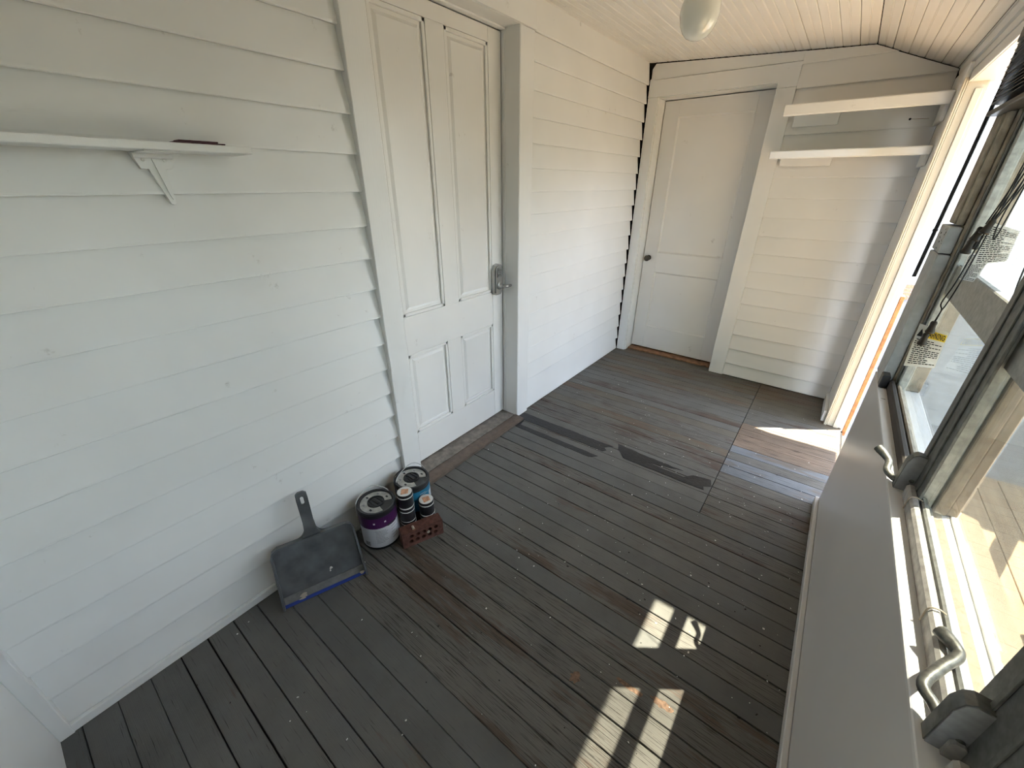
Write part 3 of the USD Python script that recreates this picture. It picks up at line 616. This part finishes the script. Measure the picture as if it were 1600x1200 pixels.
blob = lambda x, y, r, s: dpm(sg.Polygon([(x + r * (1 + 0.3 * math.sin(3 * a + x * 90)) * math.cos(a), y + s * r * math.sin(a)) for a in np.linspace(0, 6.28, 13)[:-1]]), 0.0091, 0.0098)
for gm in (blob(-0.085, 0.022, 0.013, 0.8), blob(-0.092, 0.013, 0.012, 0.35).apply_translation(nn * 0.004), blob(0.146, 0.012, 0.010, 0.7).apply_translation(nn * 0.005)):
    part(dp, 'grime_patch', gm, 'putty')
part(dp, 'dust_speck', [blob(0.035, 0.085, 0.006, 0.9).apply_translation(-nn * 0.0045), blob(0.03, 0.075, 0.003, 1.6).apply_translation(-nn * 0.0045)], 'dust')

# ---- paint cans
def arcplate(r, a0, a1, z0, z1, t, c, n=28):
    m = disc_seg(r, r + t, a0, a1, z0, z1, (c[0], c[1], 0), n); return kz(m, *c)
KS = 1.085                                                       # can size over the drawing below
def kz(mesh, cx, cy):
    m = tm(mesh).copy(); m.apply_translation((-cx, -cy, 0)); m.apply_scale((KS, KS, KS * 1.03)); m.apply_translation((cx, cy, 0)); return m
def paint_can(cx, cy, label, face, bail):
    c = thing('paint_can', label, 'paint can', (cx, cy, 0.0))
    part = lambda p, n, m, *a, **k: globals()['part'](p, n, kz(m, cx, cy), *a, **k)
    sub = part
    part(c, 'body', lathe([(0, 0.002), (0.080, 0.002), (0.0815, 0.006), (0.0795, 0.010), (0.0795, 0.176), (0.0815, 0.180), (0.0825, 0.186), (0.081, 0.191), (0.0, 0.191)], 48, (cx, cy, 0)), 'can_black', 40)
    part(c, 'lid_ring', lathe([(0.070, 0.191), (0.081, 0.191), (0.0815, 0.1965), (0.079, 0.200), (0.072, 0.199), (0.070, 0.193)], 48, (cx, cy, 0)), 'lid_dark', 40)
    l = part(c, 'lid', lathe([(0, 0.1912), (0.0695, 0.1912), (0.0695, 0.194), (0.0, 0.194)], 48, (cx, cy, 0)), 'lid_dark')
    sub(l, 'lid_sticker', disc_seg(0.036, 0.066, math.radians(face + 25), math.radians(face + 320), 0.194, 0.1948, (cx, cy, 0), 48), 'can_grey')
    sub(l, 'lid_plug', [lathe([(0, 0.194), (0.036, 0.194), (0.035, 0.2), (0.030, 0.2005), (0.029, 0.197), (0, 0.197)], 36, (cx, cy, 0)), box(cx - 0.024, cx + 0.024, cy - 0.006, cy + 0.006, 0.197, 0.2015, 0.002)] + [box(cx - 0.022, cx + 0.022, cy + s - 0.002, cy + s + 0.002, 0.197, 0.1995) for s in (-0.017, 0.017)], 'black_plastic')
    for i in range(5):
        a = math.radians(face + 50 + 55 * i); rr = 0.051
        sub(l, 'lid_print', box(cx + rr * math.cos(a) - 0.006, cx + rr * math.cos(a) + 0.006, cy + rr * math.sin(a) - 0.004, cy + rr * math.sin(a) + 0.004, 0.1948, 0.1952), 'ink_grey' if i % 2 else 'ink')
    b = np.array(bail)
    part(c, 'bail_wire', tube(smooth_path(b, 8), 0.0019, 6), 'steel_wire')
    return c
R_ = 0.0797
C1 = (-1.379, 0.752)
can1 = paint_can(*C1, 'black-lidded paint can with purple and white label beside the dustpan', 30,
    [(C1[0] - 0.03, C1[1] - 0.080, 0.165), (C1[0] - 0.055, C1[1] - 0.060, 0.200), (C1[0] - 0.065, C1[1] - 0.02, 0.222), (C1[0] - 0.060, C1[1] + 0.03, 0.232), (C1[0] - 0.02, C1[1] + 0.07, 0.210), (C1[0] + 0.005, C1[1] + 0.083, 0.165)])
fa = math.atan2(-C1[1], -C1[0])
part(can1, 'label_band', arcplate(R_, fa - 1.7, fa + 1.7, 0.118, 0.172, 0.0006, C1), 'label_purple', label='purple upper label')
lw = part(can1, 'label_panel', arcplate(R_, fa - 1.35, fa + 1.5, 0.014, 0.118, 0.0007, C1), 'label_white', label='white lower label with small print')
def curved_bars(parent, name, c, r, a0, rows, m, h=0.0022):
    pieces = []
    for z, s0, s1 in rows:
        pieces.append(kz(disc_seg(r, r + 0.0003, a0 + s0, a0 + s1, z, z + h, (c[0], c[1], 0), 8), *c))
    sub(parent, name, pieces, m)
rows = []
for i in range(9):
    rows.append((0.102 - i * 0.0078, -0.35 + rnd.uniform(0, .06), 0.30 + rnd.uniform(-0.2, 0.1)))
    if i % 2 == 0: rows.append((0.102 - i * 0.0078, 0.55, 0.95 + rnd.uniform(-.2, .1)))
curved_bars(lw, 'fine_print', C1, R_ + 0.0007, fa, rows, 'ink_grey', 0.0018)
sub(lw, 'barcode', [kz(disc_seg(R_ + 0.0007, R_ + 0.0011, fa - 1.0 + 0.035 * i, fa - 1.0 + 0.035 * i + 0.012 + 0.012 * (i % 3 == 0), 0.022, 0.044, (C1[0], C1[1], 0), 3), *C1) for i in range(9)], 'ink')
part(can1, 'label_stripe', arcplate(R_, fa + 0.35, fa + 0.95, 0.116, 0.124, 0.0012, C1), 'ink')
for i, a in enumerate((-0.35, 0.22)):
    part(can1, 'label_dot', arcplate(R_, fa + a, fa + a + 0.10, 0.142, 0.150, 0.0012, C1, 6), 'jar_white')
C2 = (-1.384, 0.967)
can2 = paint_can(*C2, 'black-lidded paint can with blue label by the door casing, behind the jars', 20,
    [(C2[0] - 0.005, C2[1] - 0.082, 0.165), (C2[0] - 0.030, C2[1] - 0.060, 0.205), (C2[0] - 0.035, C2[1] - 0.01, 0.232), (C2[0] - 0.030, C2[1] + 0.04, 0.240), (C2[0] - 0.005, C2[1] + 0.075, 0.215), (C2[0] + 0.01, C2[1] + 0.082, 0.165)])
fb = math.atan2(-C2[1], -C2[0])
lb = part(can2, 'label_band', arcplate(R_, fb - 1.2, fb + 1.5, 0.06, 0.168, 0.0006, C2), 'label_blue', label='blue label')
part(can2, 'label_panel', arcplate(R_, fb + 1.05, fb + 1.5, 0.035, 0.135, 0.0013, C2), 'label_white')
curved_bars(lb, 'fine_print', C2, R_ + 0.0006, fb, [(0.150, 0.35, 0.75), (0.142, 0.35, 0.9), (0.128, 0.35, 0.7)], 'label_white', 0.002)

# ---- little sample jars, stacked
JH = 0.082
def jar(loc, label):
    j = thing('paint_jar', label, 'paint jar', loc, group=None)
    x, y, z = loc
    part(j, 'body', lathe([(0, 0.0), (0.035, 0.0), (0.037, 0.003), (0.037, 0.056), (0.035, 0.060), (0.0, 0.060)], 36, (x, y, z)), 'can_black', 40)
    part(j, 'white_band', lathe([(0.030, 0.0602), (0.0375, 0.0602), (0.0378, 0.066), (0.030, 0.066)], 36, (x, y, z)), 'jar_white', 40)
    part(j, 'foot_band', lathe([(0.0372, 0.003), (0.0376, 0.003), (0.0376, 0.007), (0.0372, 0.007)], 36, (x, y, z)), 'jar_white', 40)
    l = part(j, 'lid', lathe([(0, 0.0662), (0.0365, 0.0662), (0.0375, 0.069), (0.0375, 0.078), (0.036, 0.080), (0.0, 0.080)], 36, (x, y, z)), 'can_black', 40)
    sub(l, 'lid_rim', lathe([(0, 0.080), (0.0345, 0.080), (0.034, 0.0812), (0.0, 0.0812)], 36, (x, y, z)), 'jar_white')
    sub(l, 'colour_swatch', prism(sg.Polygon([(-0.018, -0.015), (0.020, -0.018), (0.017, 0.016), (-0.015, 0.019)]), 2, 0.0812, 0.0815).apply_translation((x, y, z)), 'swatch_orange')
    return j
J1, J2 = (-1.303, 0.862), (-1.258, 0.945)
j0 = jar((*J1, 0.0), 'bottom black paint jar of the left stack of three, on the floor')
copy_of(j0, 'paint_jar', 'middle black paint jar of the left stack of three between can and brick', 'paint jar', (J1[0] + 0.002, J1[1] - 0.002, JH), 25)
copy_of(j0, 'paint_jar', 'top black paint jar of the left stack, next to the purple-label can', 'paint jar', (J1[0], J1[1], 2 * JH), -40)
copy_of(j0, 'paint_jar', 'lower black paint jar of the right pair, on the floor behind the brick', 'paint jar', (*J2, 0.0), 50)
copy_of(j0, 'paint_jar', 'upper black paint jar of the right pair, above the brick', 'paint jar', (J2[0], J2[1] + 0.001, JH), -20)

# ---- the cored brick
ba, bb = np.array([-1.228, 0.764]), np.array([-1.154, 0.950])
bd = (bb - ba) / np.linalg.norm(bb - ba); bn = np.array([-bd[1], bd[0]])     # bn: towards the wall
BL, BH, BT = 0.200, 0.088, 0.055
face = sg.box(0, 0, BL, BH).buffer(-0.004).buffer(0.004)
holes = [(0.040 + 0.030 * i, 0.030 + 0.030 * j) for i in range(5) for j in range(2)]
hs = [sg.Point(px + (0.004 if py > .04 else 0), py).buffer(0.0105, 10) for px, py in holes]
g = face
for h in hs: g = g.difference(h)
def brickmap(m):
    v = m.vertices
    w = np.zeros_like(v); w[:, :2] = ba + v[:, :1] * bd + v[:, 2:3] * bn; w[:, 2] = v[:, 1]
    return trimesh.Trimesh(w, m.faces, process=False)
def bext(p, d0, d1):
    m = trimesh.creation.extrude_polygon(p, d1 - d0, engine='earcut'); m.vertices[:, 2] += d0; m2 = brickmap(m)
    m2.fix_normals(); return m2
bk = thing('brick', 'red cored brick lying on its side in front of the paint jars', 'brick', (ba[0], ba[1], 0.0))
part(bk, 'brick_body', [bext(g, 0.0, 0.050), bext(face, 0.0502, BT)], 'brick_red')
part(bk, 'core_hole', [bext(h.buffer(-0.0003), 0.045, 0.0495) for h in hs], 'brick_hole')
for cr in (bext(sg.Point(0.06, BH + 0.002).buffer(0.006), 0.010, 0.030), bext(sg.Point(0.125, 0.048).buffer(0.007), -0.003, 0.002)):
    part(bk, 'mortar_crumb', cr, 'putty')

# ---- black tape on the floor
def ragged(pts, z0, z1, amp=0.006, step=0.03):
    P = np.array(pts); out = []
    for a, b in zip(P, np.roll(P, -1, 0)):
        n = max(1, int(np.linalg.norm(b - a) / step))
        for t in np.arange(n) / n:
            q = a + (b - a) * t; out.append(q + (0 if t == 0 else 1) * np.array([rnd.uniform(-amp, amp), rnd.uniform(-amp, amp)]))
    p = sg.Polygon(out).buffer(0)
    p = max(getattr(p, 'geoms', [p]), key=lambda q: q.area)
    return prism(p, 2, z0, z1)
single('floor_tape', 'wide black tape strip on the floor starting at the door_1 threshold'.replace('door_1', 'house door'), 'tape', ragged([(-1.528, 2.060), (-0.835, 2.055), (-0.82, 2.080), (-0.845, 2.100), (-0.80, 2.145), (-1.528, 2.142)], 0.0004, 0.0018, 0.003), 'black_tape')
single('floor_tape', 'narrow black tape strip beside the wide one, close to the house door', 'tape', ragged([(-1.528, 1.950), (-0.88, 1.948), (-0.86, 1.960), (-0.835, 1.990), (-1.45, 1.992), (-1.46, 2.050), (-1.528, 2.052)], 0.0004, 0.0018, 0.002), 'black_tape')
single('floor_tape', 'torn black tape strip in the middle of the floor, ending at the board seam', 'tape', ragged([(-0.79, 2.195), (-0.765, 2.14), (-0.735, 2.115), (-0.70, 2.070), (-0.35, 2.066), (-0.215, 2.070), (-0.225, 2.10), (-0.19, 2.125), (-0.205, 2.185), (-0.30, 2.165), (-0.34, 2.115), (-0.56, 2.12), (-0.36, 2.172), (-0.60, 2.180)], 0.0004, 0.0018, 0.003), 'black_tape')

for (x, y, a, b) in ((-0.312, 0.775, 0.014, 0.018), (-0.040, 0.880, 0.030, 0.011), (-0.150, 0.862, 0.050, 0.007)):
    o = sg.Polygon([(x + a * (1 + 0.35 * rnd.uniform(-1, 1)) * math.cos(t), y + b * (1 + 0.35 * rnd.uniform(-1, 1)) * math.sin(t)) for t in np.linspace(0, 6.283, 19)[:-1]]).buffer(0.002)
    part(fl, 'rust_stain', prism(o, 2, -0.0006, 0.0003), 'rust_spot', label='rusty bare spot in the grey paint')
# ---- flakes of paint scattered on the floor
fk = []
for i in range(260):
    x, y = rnd.uniform(-1.45, 0.27), rnd.uniform(0.0, 3.4)
    if rnd.random() < 0.45: x, y = rnd.uniform(-0.9, 0.27), rnd.uniform(1.0, 2.7)
    r = rnd.uniform(0.0012, 0.0034)
    b = trimesh.creation.icosphere(0, r); b.apply_scale((rnd.uniform(0.6, 1.8), rnd.uniform(0.6, 1.6), 0.4))
    b.apply_transform(trimesh.transformations.rotation_matrix(rnd.uniform(0, 3), [0, 0, 1])); b.apply_translation((x, y, 0.001)); fk.append(b)
single('paint_chips', 'tiny white paint chips scattered over the grey floor', 'paint chips', fk, 'chip', kind='stuff')
fk = []
for i in range(120):
    x, y = rnd.uniform(-1.45, 0.27), rnd.uniform(-0.2, 3.4)
    r = rnd.uniform(0.0010, 0.0035)
    b = trimesh.creation.icosphere(0, r); b.apply_scale((rnd.uniform(0.6, 2.2), rnd.uniform(0.6, 1.4), 0.4))
    b.apply_transform(trimesh.transformations.rotation_matrix(rnd.uniform(0, 3), [0, 0, 1])); b.apply_translation((x, y, 0.001)); fk.append(b)
single('dirt_crumbs', 'dark dirt crumbs scattered over the grey floor', 'dirt', fk, 'chip_dark', kind='stuff')

# ---- black window blind, pulled right up, with its wand, cords, tassels and warning tags
bl = thing('window_blind', 'black slatted blind pulled up at the window beside the doorway', 'blind', (0.315, 1.8, 2.0))
part(bl, 'headrail', box(0.285, 0.335, 1.40, 2.31, 1.965, 2.008, 0.003), 'blind_slat')
for i in range(15):
    z = 1.955 - i * 0.0115
    tilt = rnd.uniform(-0.12, 0.12)
    m = box(-0.025, 0.025, 1.41 + rnd.uniform(-.004, .004), 2.30 + rnd.uniform(-.02, .012), -0.0013, 0.0013)
    m.apply_transform(trimesh.transformations.rotation_matrix(0.10 + tilt, [0, 1, 0])); m.apply_translation((0.312, 0, z))
    part(bl, 'slat', m, 'blind_slat')
part(bl, 'bottom_rail', box(0.288, 0.337, 1.41, 2.30, 1.762, 1.778, 0.003), 'blind_slat')
part(bl, 'tilt_wand', [tube([(0.300, 2.332, 1.985), (0.296, 2.336, 1.60), (0.290, 2.338, 1.215)], [0.0062, 0.0062, 0.0068], 10), trimesh.creation.icosphere(2, 0.0085).apply_translation((0.2925, 2.337, 1.395))], 'black_plastic', label='long black tilt wand')
def cord(pts, r=0.0017): part(bl, 'cord', tube(smooth_path(pts, 8), r, 5), 'black_cord')
def tassel(x, y, z, tilt=0.0):
    m = lathe([(0, 0.038), (0.006, 0.038), (0.0085, 0.033), (0.0075, 0.026), (0.0095, 0.012), (0.012, 0.004), (0.010, 0.0), (0, 0.0)], 18)
    m.apply_transform(trimesh.transformations.rotation_matrix(tilt, [0, 1, 0])); m.apply_translation((x, y, z)); part(bl, 'tassel', m, 'tassel_wood', 40)
YT = 1.735
tassel(0.305, YT, 1.139); tassel(0.300, YT, 1.099)
cord([(0.330, YT, 1.965), (0.326, YT, 1.60), (0.318, YT, 1.44), (0.309, YT, 1.30), (0.300, YT, 1.235), (0.307, YT, 1.213), (0.306, YT, 1.177)])
cord([(0.334, YT + 0.01, 1.965), (0.330, YT, 1.60), (0.324, YT, 1.44), (0.318, YT, 1.30), (0.312, YT, 1.235), (0.308, YT, 1.213), (0.3045, YT, 1.177)])
for (x, y, z, t) in ((0.306, 1.75, 1.41, 0.12), (0.300, 1.745, 1.375, 0.05), (0.316, 1.74, 1.43, 0.2), (0.312, 1.755, 1.388, 0.1)):
    tassel(x, y, z, t)
for dx in (0.0, 0.006, 0.013, 0.019):
    cord([(0.352 + dx * .3, 1.75, 1.965), (0.344 + dx, 1.75, 1.70), (0.328 + dx, 1.75, 1.55), (0.314 + dx * .6, 1.75, 1.455)])
cord([(0.345, 1.75, 1.60), (0.335, 1.735, 1.48), (0.336, 1.73, 1.43), (0.341, 1.73, 1.42), (0.345, 1.735, 1.47), (0.352, 1.75, 1.60)])
cord([(0.352, 1.55, 1.96), (0.356, 1.5, 1.55), (0.352, 1.44, 1.38), (0.356, 1.41, 1.30), (0.362, 1.39, 1.272), (0.372, 1.37, 1.272), (0.376, 1.35, 1.30), (0.366, 1.36, 1.42), (0.36, 1.4, 1.6)])
def tag_quad(tl, tr, bl_, br, text=True, seed=0):
    tl, tr, bl_, br = (np.array(v, float) for v in (tl, tr, bl_, br)); r2 = random.Random(seed)
    nrm = np.cross(tr - tl, bl_ - tl); nrm /= np.linalg.norm(nrm); nrm = nrm if nrm[1] < 0 else -nrm
    q = lambda a, b: (tl * (1 - a) + tr * a) * (1 - b) + (bl_ * (1 - a) + br * a) * b
    def patch(a0, a1, b0, b1, d0, d1):
        n = 3; V = []
        for d in (d0, d1):
            for j in range(n + 1):
                for i in range(n + 1):
                    V.append(q(a0 + (a1 - a0) * i / n, b0 + (b1 - b0) * j / n) + nrm * (d + 0.002 * math.sin(2.2 * (b0 + (b1 - b0) * j / n))))
        fc = []; N = (n + 1) ** 2
        for j in range(n):
            for i in range(n):
                a = j * (n + 1) + i; b, c, d = a + 1, a + n + 2, a + n + 1
                fc += [(a, b, c), (a, c, d), (N + a, N + c, N + b), (N + a, N + d, N + c)]
        edge = [i for i in range(n + 1)] + [(j + 1) * (n + 1) + n for j in range(n)] + [n * (n + 1) + i for i in range(n - 1, -1, -1)] + [j * (n + 1) for j in range(n - 1, 0, -1)]
        for a, b in zip(edge, edge[1:] + edge[:1]): fc += [(a, N + a, N + b), (a, N + b, b)]
        m = trimesh.Trimesh(np.array(V), np.array(fc), process=False); m.fix_normals(); return m
    t = part(bl, 'warning_tag', patch(0, 1, 0, 1, 0, 0.0005), 'paper', label='white paper warning tag')
    if text:
        sub(t, 'yellow_band', patch(0.28, 0.99, 0.08, 0.27, 0.0006, 0.0008), 'yellow_ink')
        wm = meshkit.text_mesh('WARNING', 1.0, 0.05, True); b = wm.bounds; v = wm.vertices.copy()
        a = 0.30 + 0.66 * (v[:, 0] - b[0, 0]) / (b[1, 0] - b[0, 0]); bb_ = 0.245 - 0.145 * (v[:, 1] - b[0, 1]) / (b[1, 1] - b[0, 1])
        wv = np.array([q(i, j) + nrm * (0.0009 + 0.002 * math.sin(2.2 * j) + 0.0002 * (k > 0.02)) for i, j, k in zip(a, bb_, v[:, 2])])
        m = trimesh.Trimesh(wv, wm.faces, process=False); m.fix_normals(); sub(t, 'lettering', m, 'ink')
        tv = [q(i, j) + nrm * d for d in (0.0016, 0.0018) for i, j in ((0.04, 0.27), (0.26, 0.27), (0.15, 0.09))]
        m = trimesh.Trimesh(np.array(tv), np.array([(0, 1, 2), (3, 5, 4), (0, 3, 4), (0, 4, 1), (1, 4, 5), (1, 5, 2), (2, 5, 3), (2, 3, 0)]), process=False); m.fix_normals(); sub(t, 'warning_triangle', m, 'ink')
    lines = []
    b = 0.33 if text else 0.08
    while b < 0.95:
        a = 0.06 + (0.03 if r2.random() < 0.6 else 0); end = 0.92 if r2.random() < 0.7 else 0.6
        while a < end:
            w = r2.uniform(0.05, 0.14); lines.append(patch(a, min(a + w, 0.95), b, b + 0.022, 0.0006, 0.0008)); a += w + 0.025
        b += 0.048
    sub(t, 'fine_print', lines, 'ink')
tag_quad((0.280, 1.765, 1.158), (0.349, 1.75, 1.145), (0.286, 1.752, 1.018), (0.357, 1.752, 1.028), True, 1)
tag_quad((0.318, 1.772, 1.462), (0.388, 1.768, 1.440), (0.330, 1.770, 1.345), (0.392, 1.768, 1.360), False, 2)
tag_quad((0.316, 1.790, 1.375), (0.366, 1.79, 1.372), (0.318, 1.79, 1.300), (0.353, 1.79, 1.294), False, 3)

# ================================================================== OUTSIDE
GZ = -0.60
gr = single('ground', 'green lawn around the porch and the deck', 'lawn', box(0.44, 40.0, -20, 30, GZ - 0.1, GZ), 'lawn', kind='structure')
single('patio', 'pale concrete patio between the deck and the house wing', 'patio', box(0.44, 5.0, 4.3, 11.74, GZ + 0.0005, GZ + 0.05, 0.005), 'concrete', kind='structure')
dk = thing('deck', 'sunlit tan wooden deck outside the windows', 'deck', (1.6, 2.0, GZ))
part(dk, 'deck_frame', box(0.52, 3.2, -1.0, 4.2, GZ + 0.0, GZ + 0.09), 'underfloor')
x = 0.50
while x < 3.2:
    part(dk, 'deck_board', box(x + 0.004, x + 0.138, -1.0, 4.22 + rnd.uniform(-.01, .01), GZ + 0.091, GZ + 0.12, 0.003), 'deck_out'); x += 0.14
rl = thing('deck_railing', 'grey painted railing along the outer edge of the deck, plus an unseen rail added for its shadow', 'railing', (2.6, 1.5, GZ + 0.12))
for y in (-0.8, 0.6, 2.0, 3.4):
    part(rl, 'rail_post', box(2.6, 2.69, y, y + 0.09, GZ + 0.1205, GZ + 1.1, 0.004), 'post_grey')
part(rl, 'top_rail', box(2.57, 2.72, -0.9, 3.6, GZ + 1.1, GZ + 1.14, 0.004), 'post_grey')
part(rl, 'mid_rail', box(2.62, 2.66, -0.8, 3.49, GZ + 0.55, GZ + 0.63, 0.004), 'post_grey')
rr = np.array([[1.30, 2.48, 0.40], [1.88, 4.15, 0.40]])  # rail added out of view to throw a diagonal shadow across the deck
part(rl, 'added_shadow_rail', [tube(rr, 0.045, 4)], 'post_grey')
for q in (rr[0] + (rr[1] - rr[0]) * 0.04, rr[1] - (rr[1] - rr[0]) * 0.04):
    part(rl, 'rail_post', box(q[0] - 0.03, q[0] + 0.03, q[1] - 0.03, q[1] + 0.03, GZ + 0.1205, 0.375, 0.003), 'post_grey')
# hood over the doorway
hr = thing('door_hood', 'small shingled hood roof over the doorway outside', 'roof', (0.5, 2.77, 2.45))
part(hr, 'hood_roof', prism([(0.44, 2.50), (1.27, 2.45), (1.27, 2.49), (0.44, 2.56)], 1, 1.91, 3.63), 'shingle')
part(hr, 'hood_soffit', box(0.44, 1.26, 1.92, 3.62, 2.435, 2.449), 'soffit')
for y in (1.96, 3.54):
    part(hr, 'hood_bracket', tube([(0.62, y + 0.02, 2.215), (1.15, y + 0.02, 2.43)], 0.025, 6), 'exterior_white')
ev = thing('porch_eave', 'white eave of the porch roof above the windows', 'roof', (0.5, 1.5, 2.2))
part(ev, 'eave_board', box(0.4305, 0.585, YN - 0.4, 4.0, 2.135, 2.16), 'exterior_white')
part(ev, 'roof_deck', prism([(0.4305, 2.161), (0.60, 2.161), (0.60, 2.20), (0.44, 2.275), (-1.7, 3.1), (-1.7, 2.9), (0.4305, 2.235)], 1, YN - 0.4, 4.0), 'shingle')
# steps below the doorway
st = thing('door_step', 'pale wooden step below the doorway', 'step', (0.7, 2.84, GZ))
part(st, 'tread', box(0.435, 0.78, 2.36, 3.33, -0.20, -0.16, 0.004), 'deck_out')
part(st, 'riser', box(0.45, 0.74, 2.38, 3.31, GZ + 0.1205, -0.201), 'deck_out')
# unseen trees added to block low sky; tall ones darken the far wall
tl, r3 = [], random.Random(5)
for i in range(17):
    a = math.radians(-62 + i * 9.4 + r3.uniform(-2, 2)); d = r3.uniform(10.5, 13.5); tall = a < math.radians(-14)
    if tall: d -= 3.5
    cx, cy, hgt = d * math.cos(a) + 0.5, d * math.sin(a) + 1.0, r3.uniform(9.5, 12.0) if tall else r3.uniform(3.8, 5.2)
    if cy > 5.0 and cx < 9.5: continue
    tl.append(tube([(cx, cy, GZ), (cx + 0.1, cy, GZ + hgt * 0.5)], [0.16, 0.10], 7))
    nk = 12 if tall else 6
    for k in range(nk):
        b = trimesh.creation.icosphere(3, 1.0); v = b.vertices
        b.vertices = v * (0.75 + 0.5 * meshkit.fbm(v * 2.2 + i * 7 + k * 3, 3, k))[:, None]
        t = k / (nk - 1.0); w = (1.7 if tall else 1.15) - 0.5 * t
        b.apply_scale((w, w, 0.95 if not tall else 1.3)); b.apply_translation((cx + r3.uniform(-0.8, 0.8) * (1 - t), cy + r3.uniform(-0.9, 0.9) * (1 - t), GZ + 1.3 + (hgt - 2.2) * t)); tl.append(b)
single('added_trees', 'unseen green trees added beyond the lawn to block low sky light', 'trees', tl, 'leaf', True, kind='stuff')
# white sided wing of the house beyond
wg = thing('house_wing', 'white lap-sided wing of the house beyond the patio', 'building', (0.5, 11.8, GZ))
WY = 11.8
part(wg, 'wing_wall', box(0.44, 9.0, WY + 0.02, WY + 0.15, GZ, 4.6), 'exterior_white')
part(wg, 'water_table', box(0.44, 9.0, WY - 0.04, WY - 0.0085, GZ + 0.0005, GZ + 0.17, 0.004), 'exterior_white')
z = GZ + 0.15
while z < 4.2:
    part(wg, 'siding_board', prism([(WY + 0.02 - a, b) for a, b in lap(z, z + 0.115)], 0, 0.44, 9.0), 'exterior_white'); z += 0.115
part(wg, 'wing_roof', prism([(WY - 0.35, 4.55), (WY + 2.5, 5.8), (WY + 2.5, 5.7), (WY - 0.35, 4.45)], 0, 0.2, 9.3), 'shingle')
bs = thing('brick_step', 'low orange brick step at the foot of the house wing', 'step', (1.4, 11.5, GZ + 0.05))
for j in range(4):
    for i in range(4):
        x0 = 1.05 + i * 0.21 + (0.1 if j % 2 else 0)
        part(bs, 'brick', box(x0 + 0.004, x0 + 0.203, 11.40, 11.50, GZ + 0.052 + j * 0.074, GZ + 0.118 + j * 0.074, 0.004), 'brick_out')
part(bs, 'mortar_core', box(1.06, 1.97, 11.408, 11.492, GZ + 0.0505, GZ + 0.052 + 4 * 0.074 - 0.012), 'mortar')
cp = thing('added_patio_roof', 'flat roof added over the patio to shade the ground', 'roof', (2.1, 8.4, 2.5))  # roof added overhead to put the patio beyond window_1 in shade
part(cp, 'roof_slab', box(1.2, 3.6, 4.25, 11.7, 2.5, 2.58, 0.004), 'soffit')
for x, y in ((3.45, 4.35), (3.45, 11.5)):
    part(cp, 'roof_post', box(x, x + 0.09, y, y + 0.09, GZ + 0.051, 2.4995, 0.004), 'exterior_white')
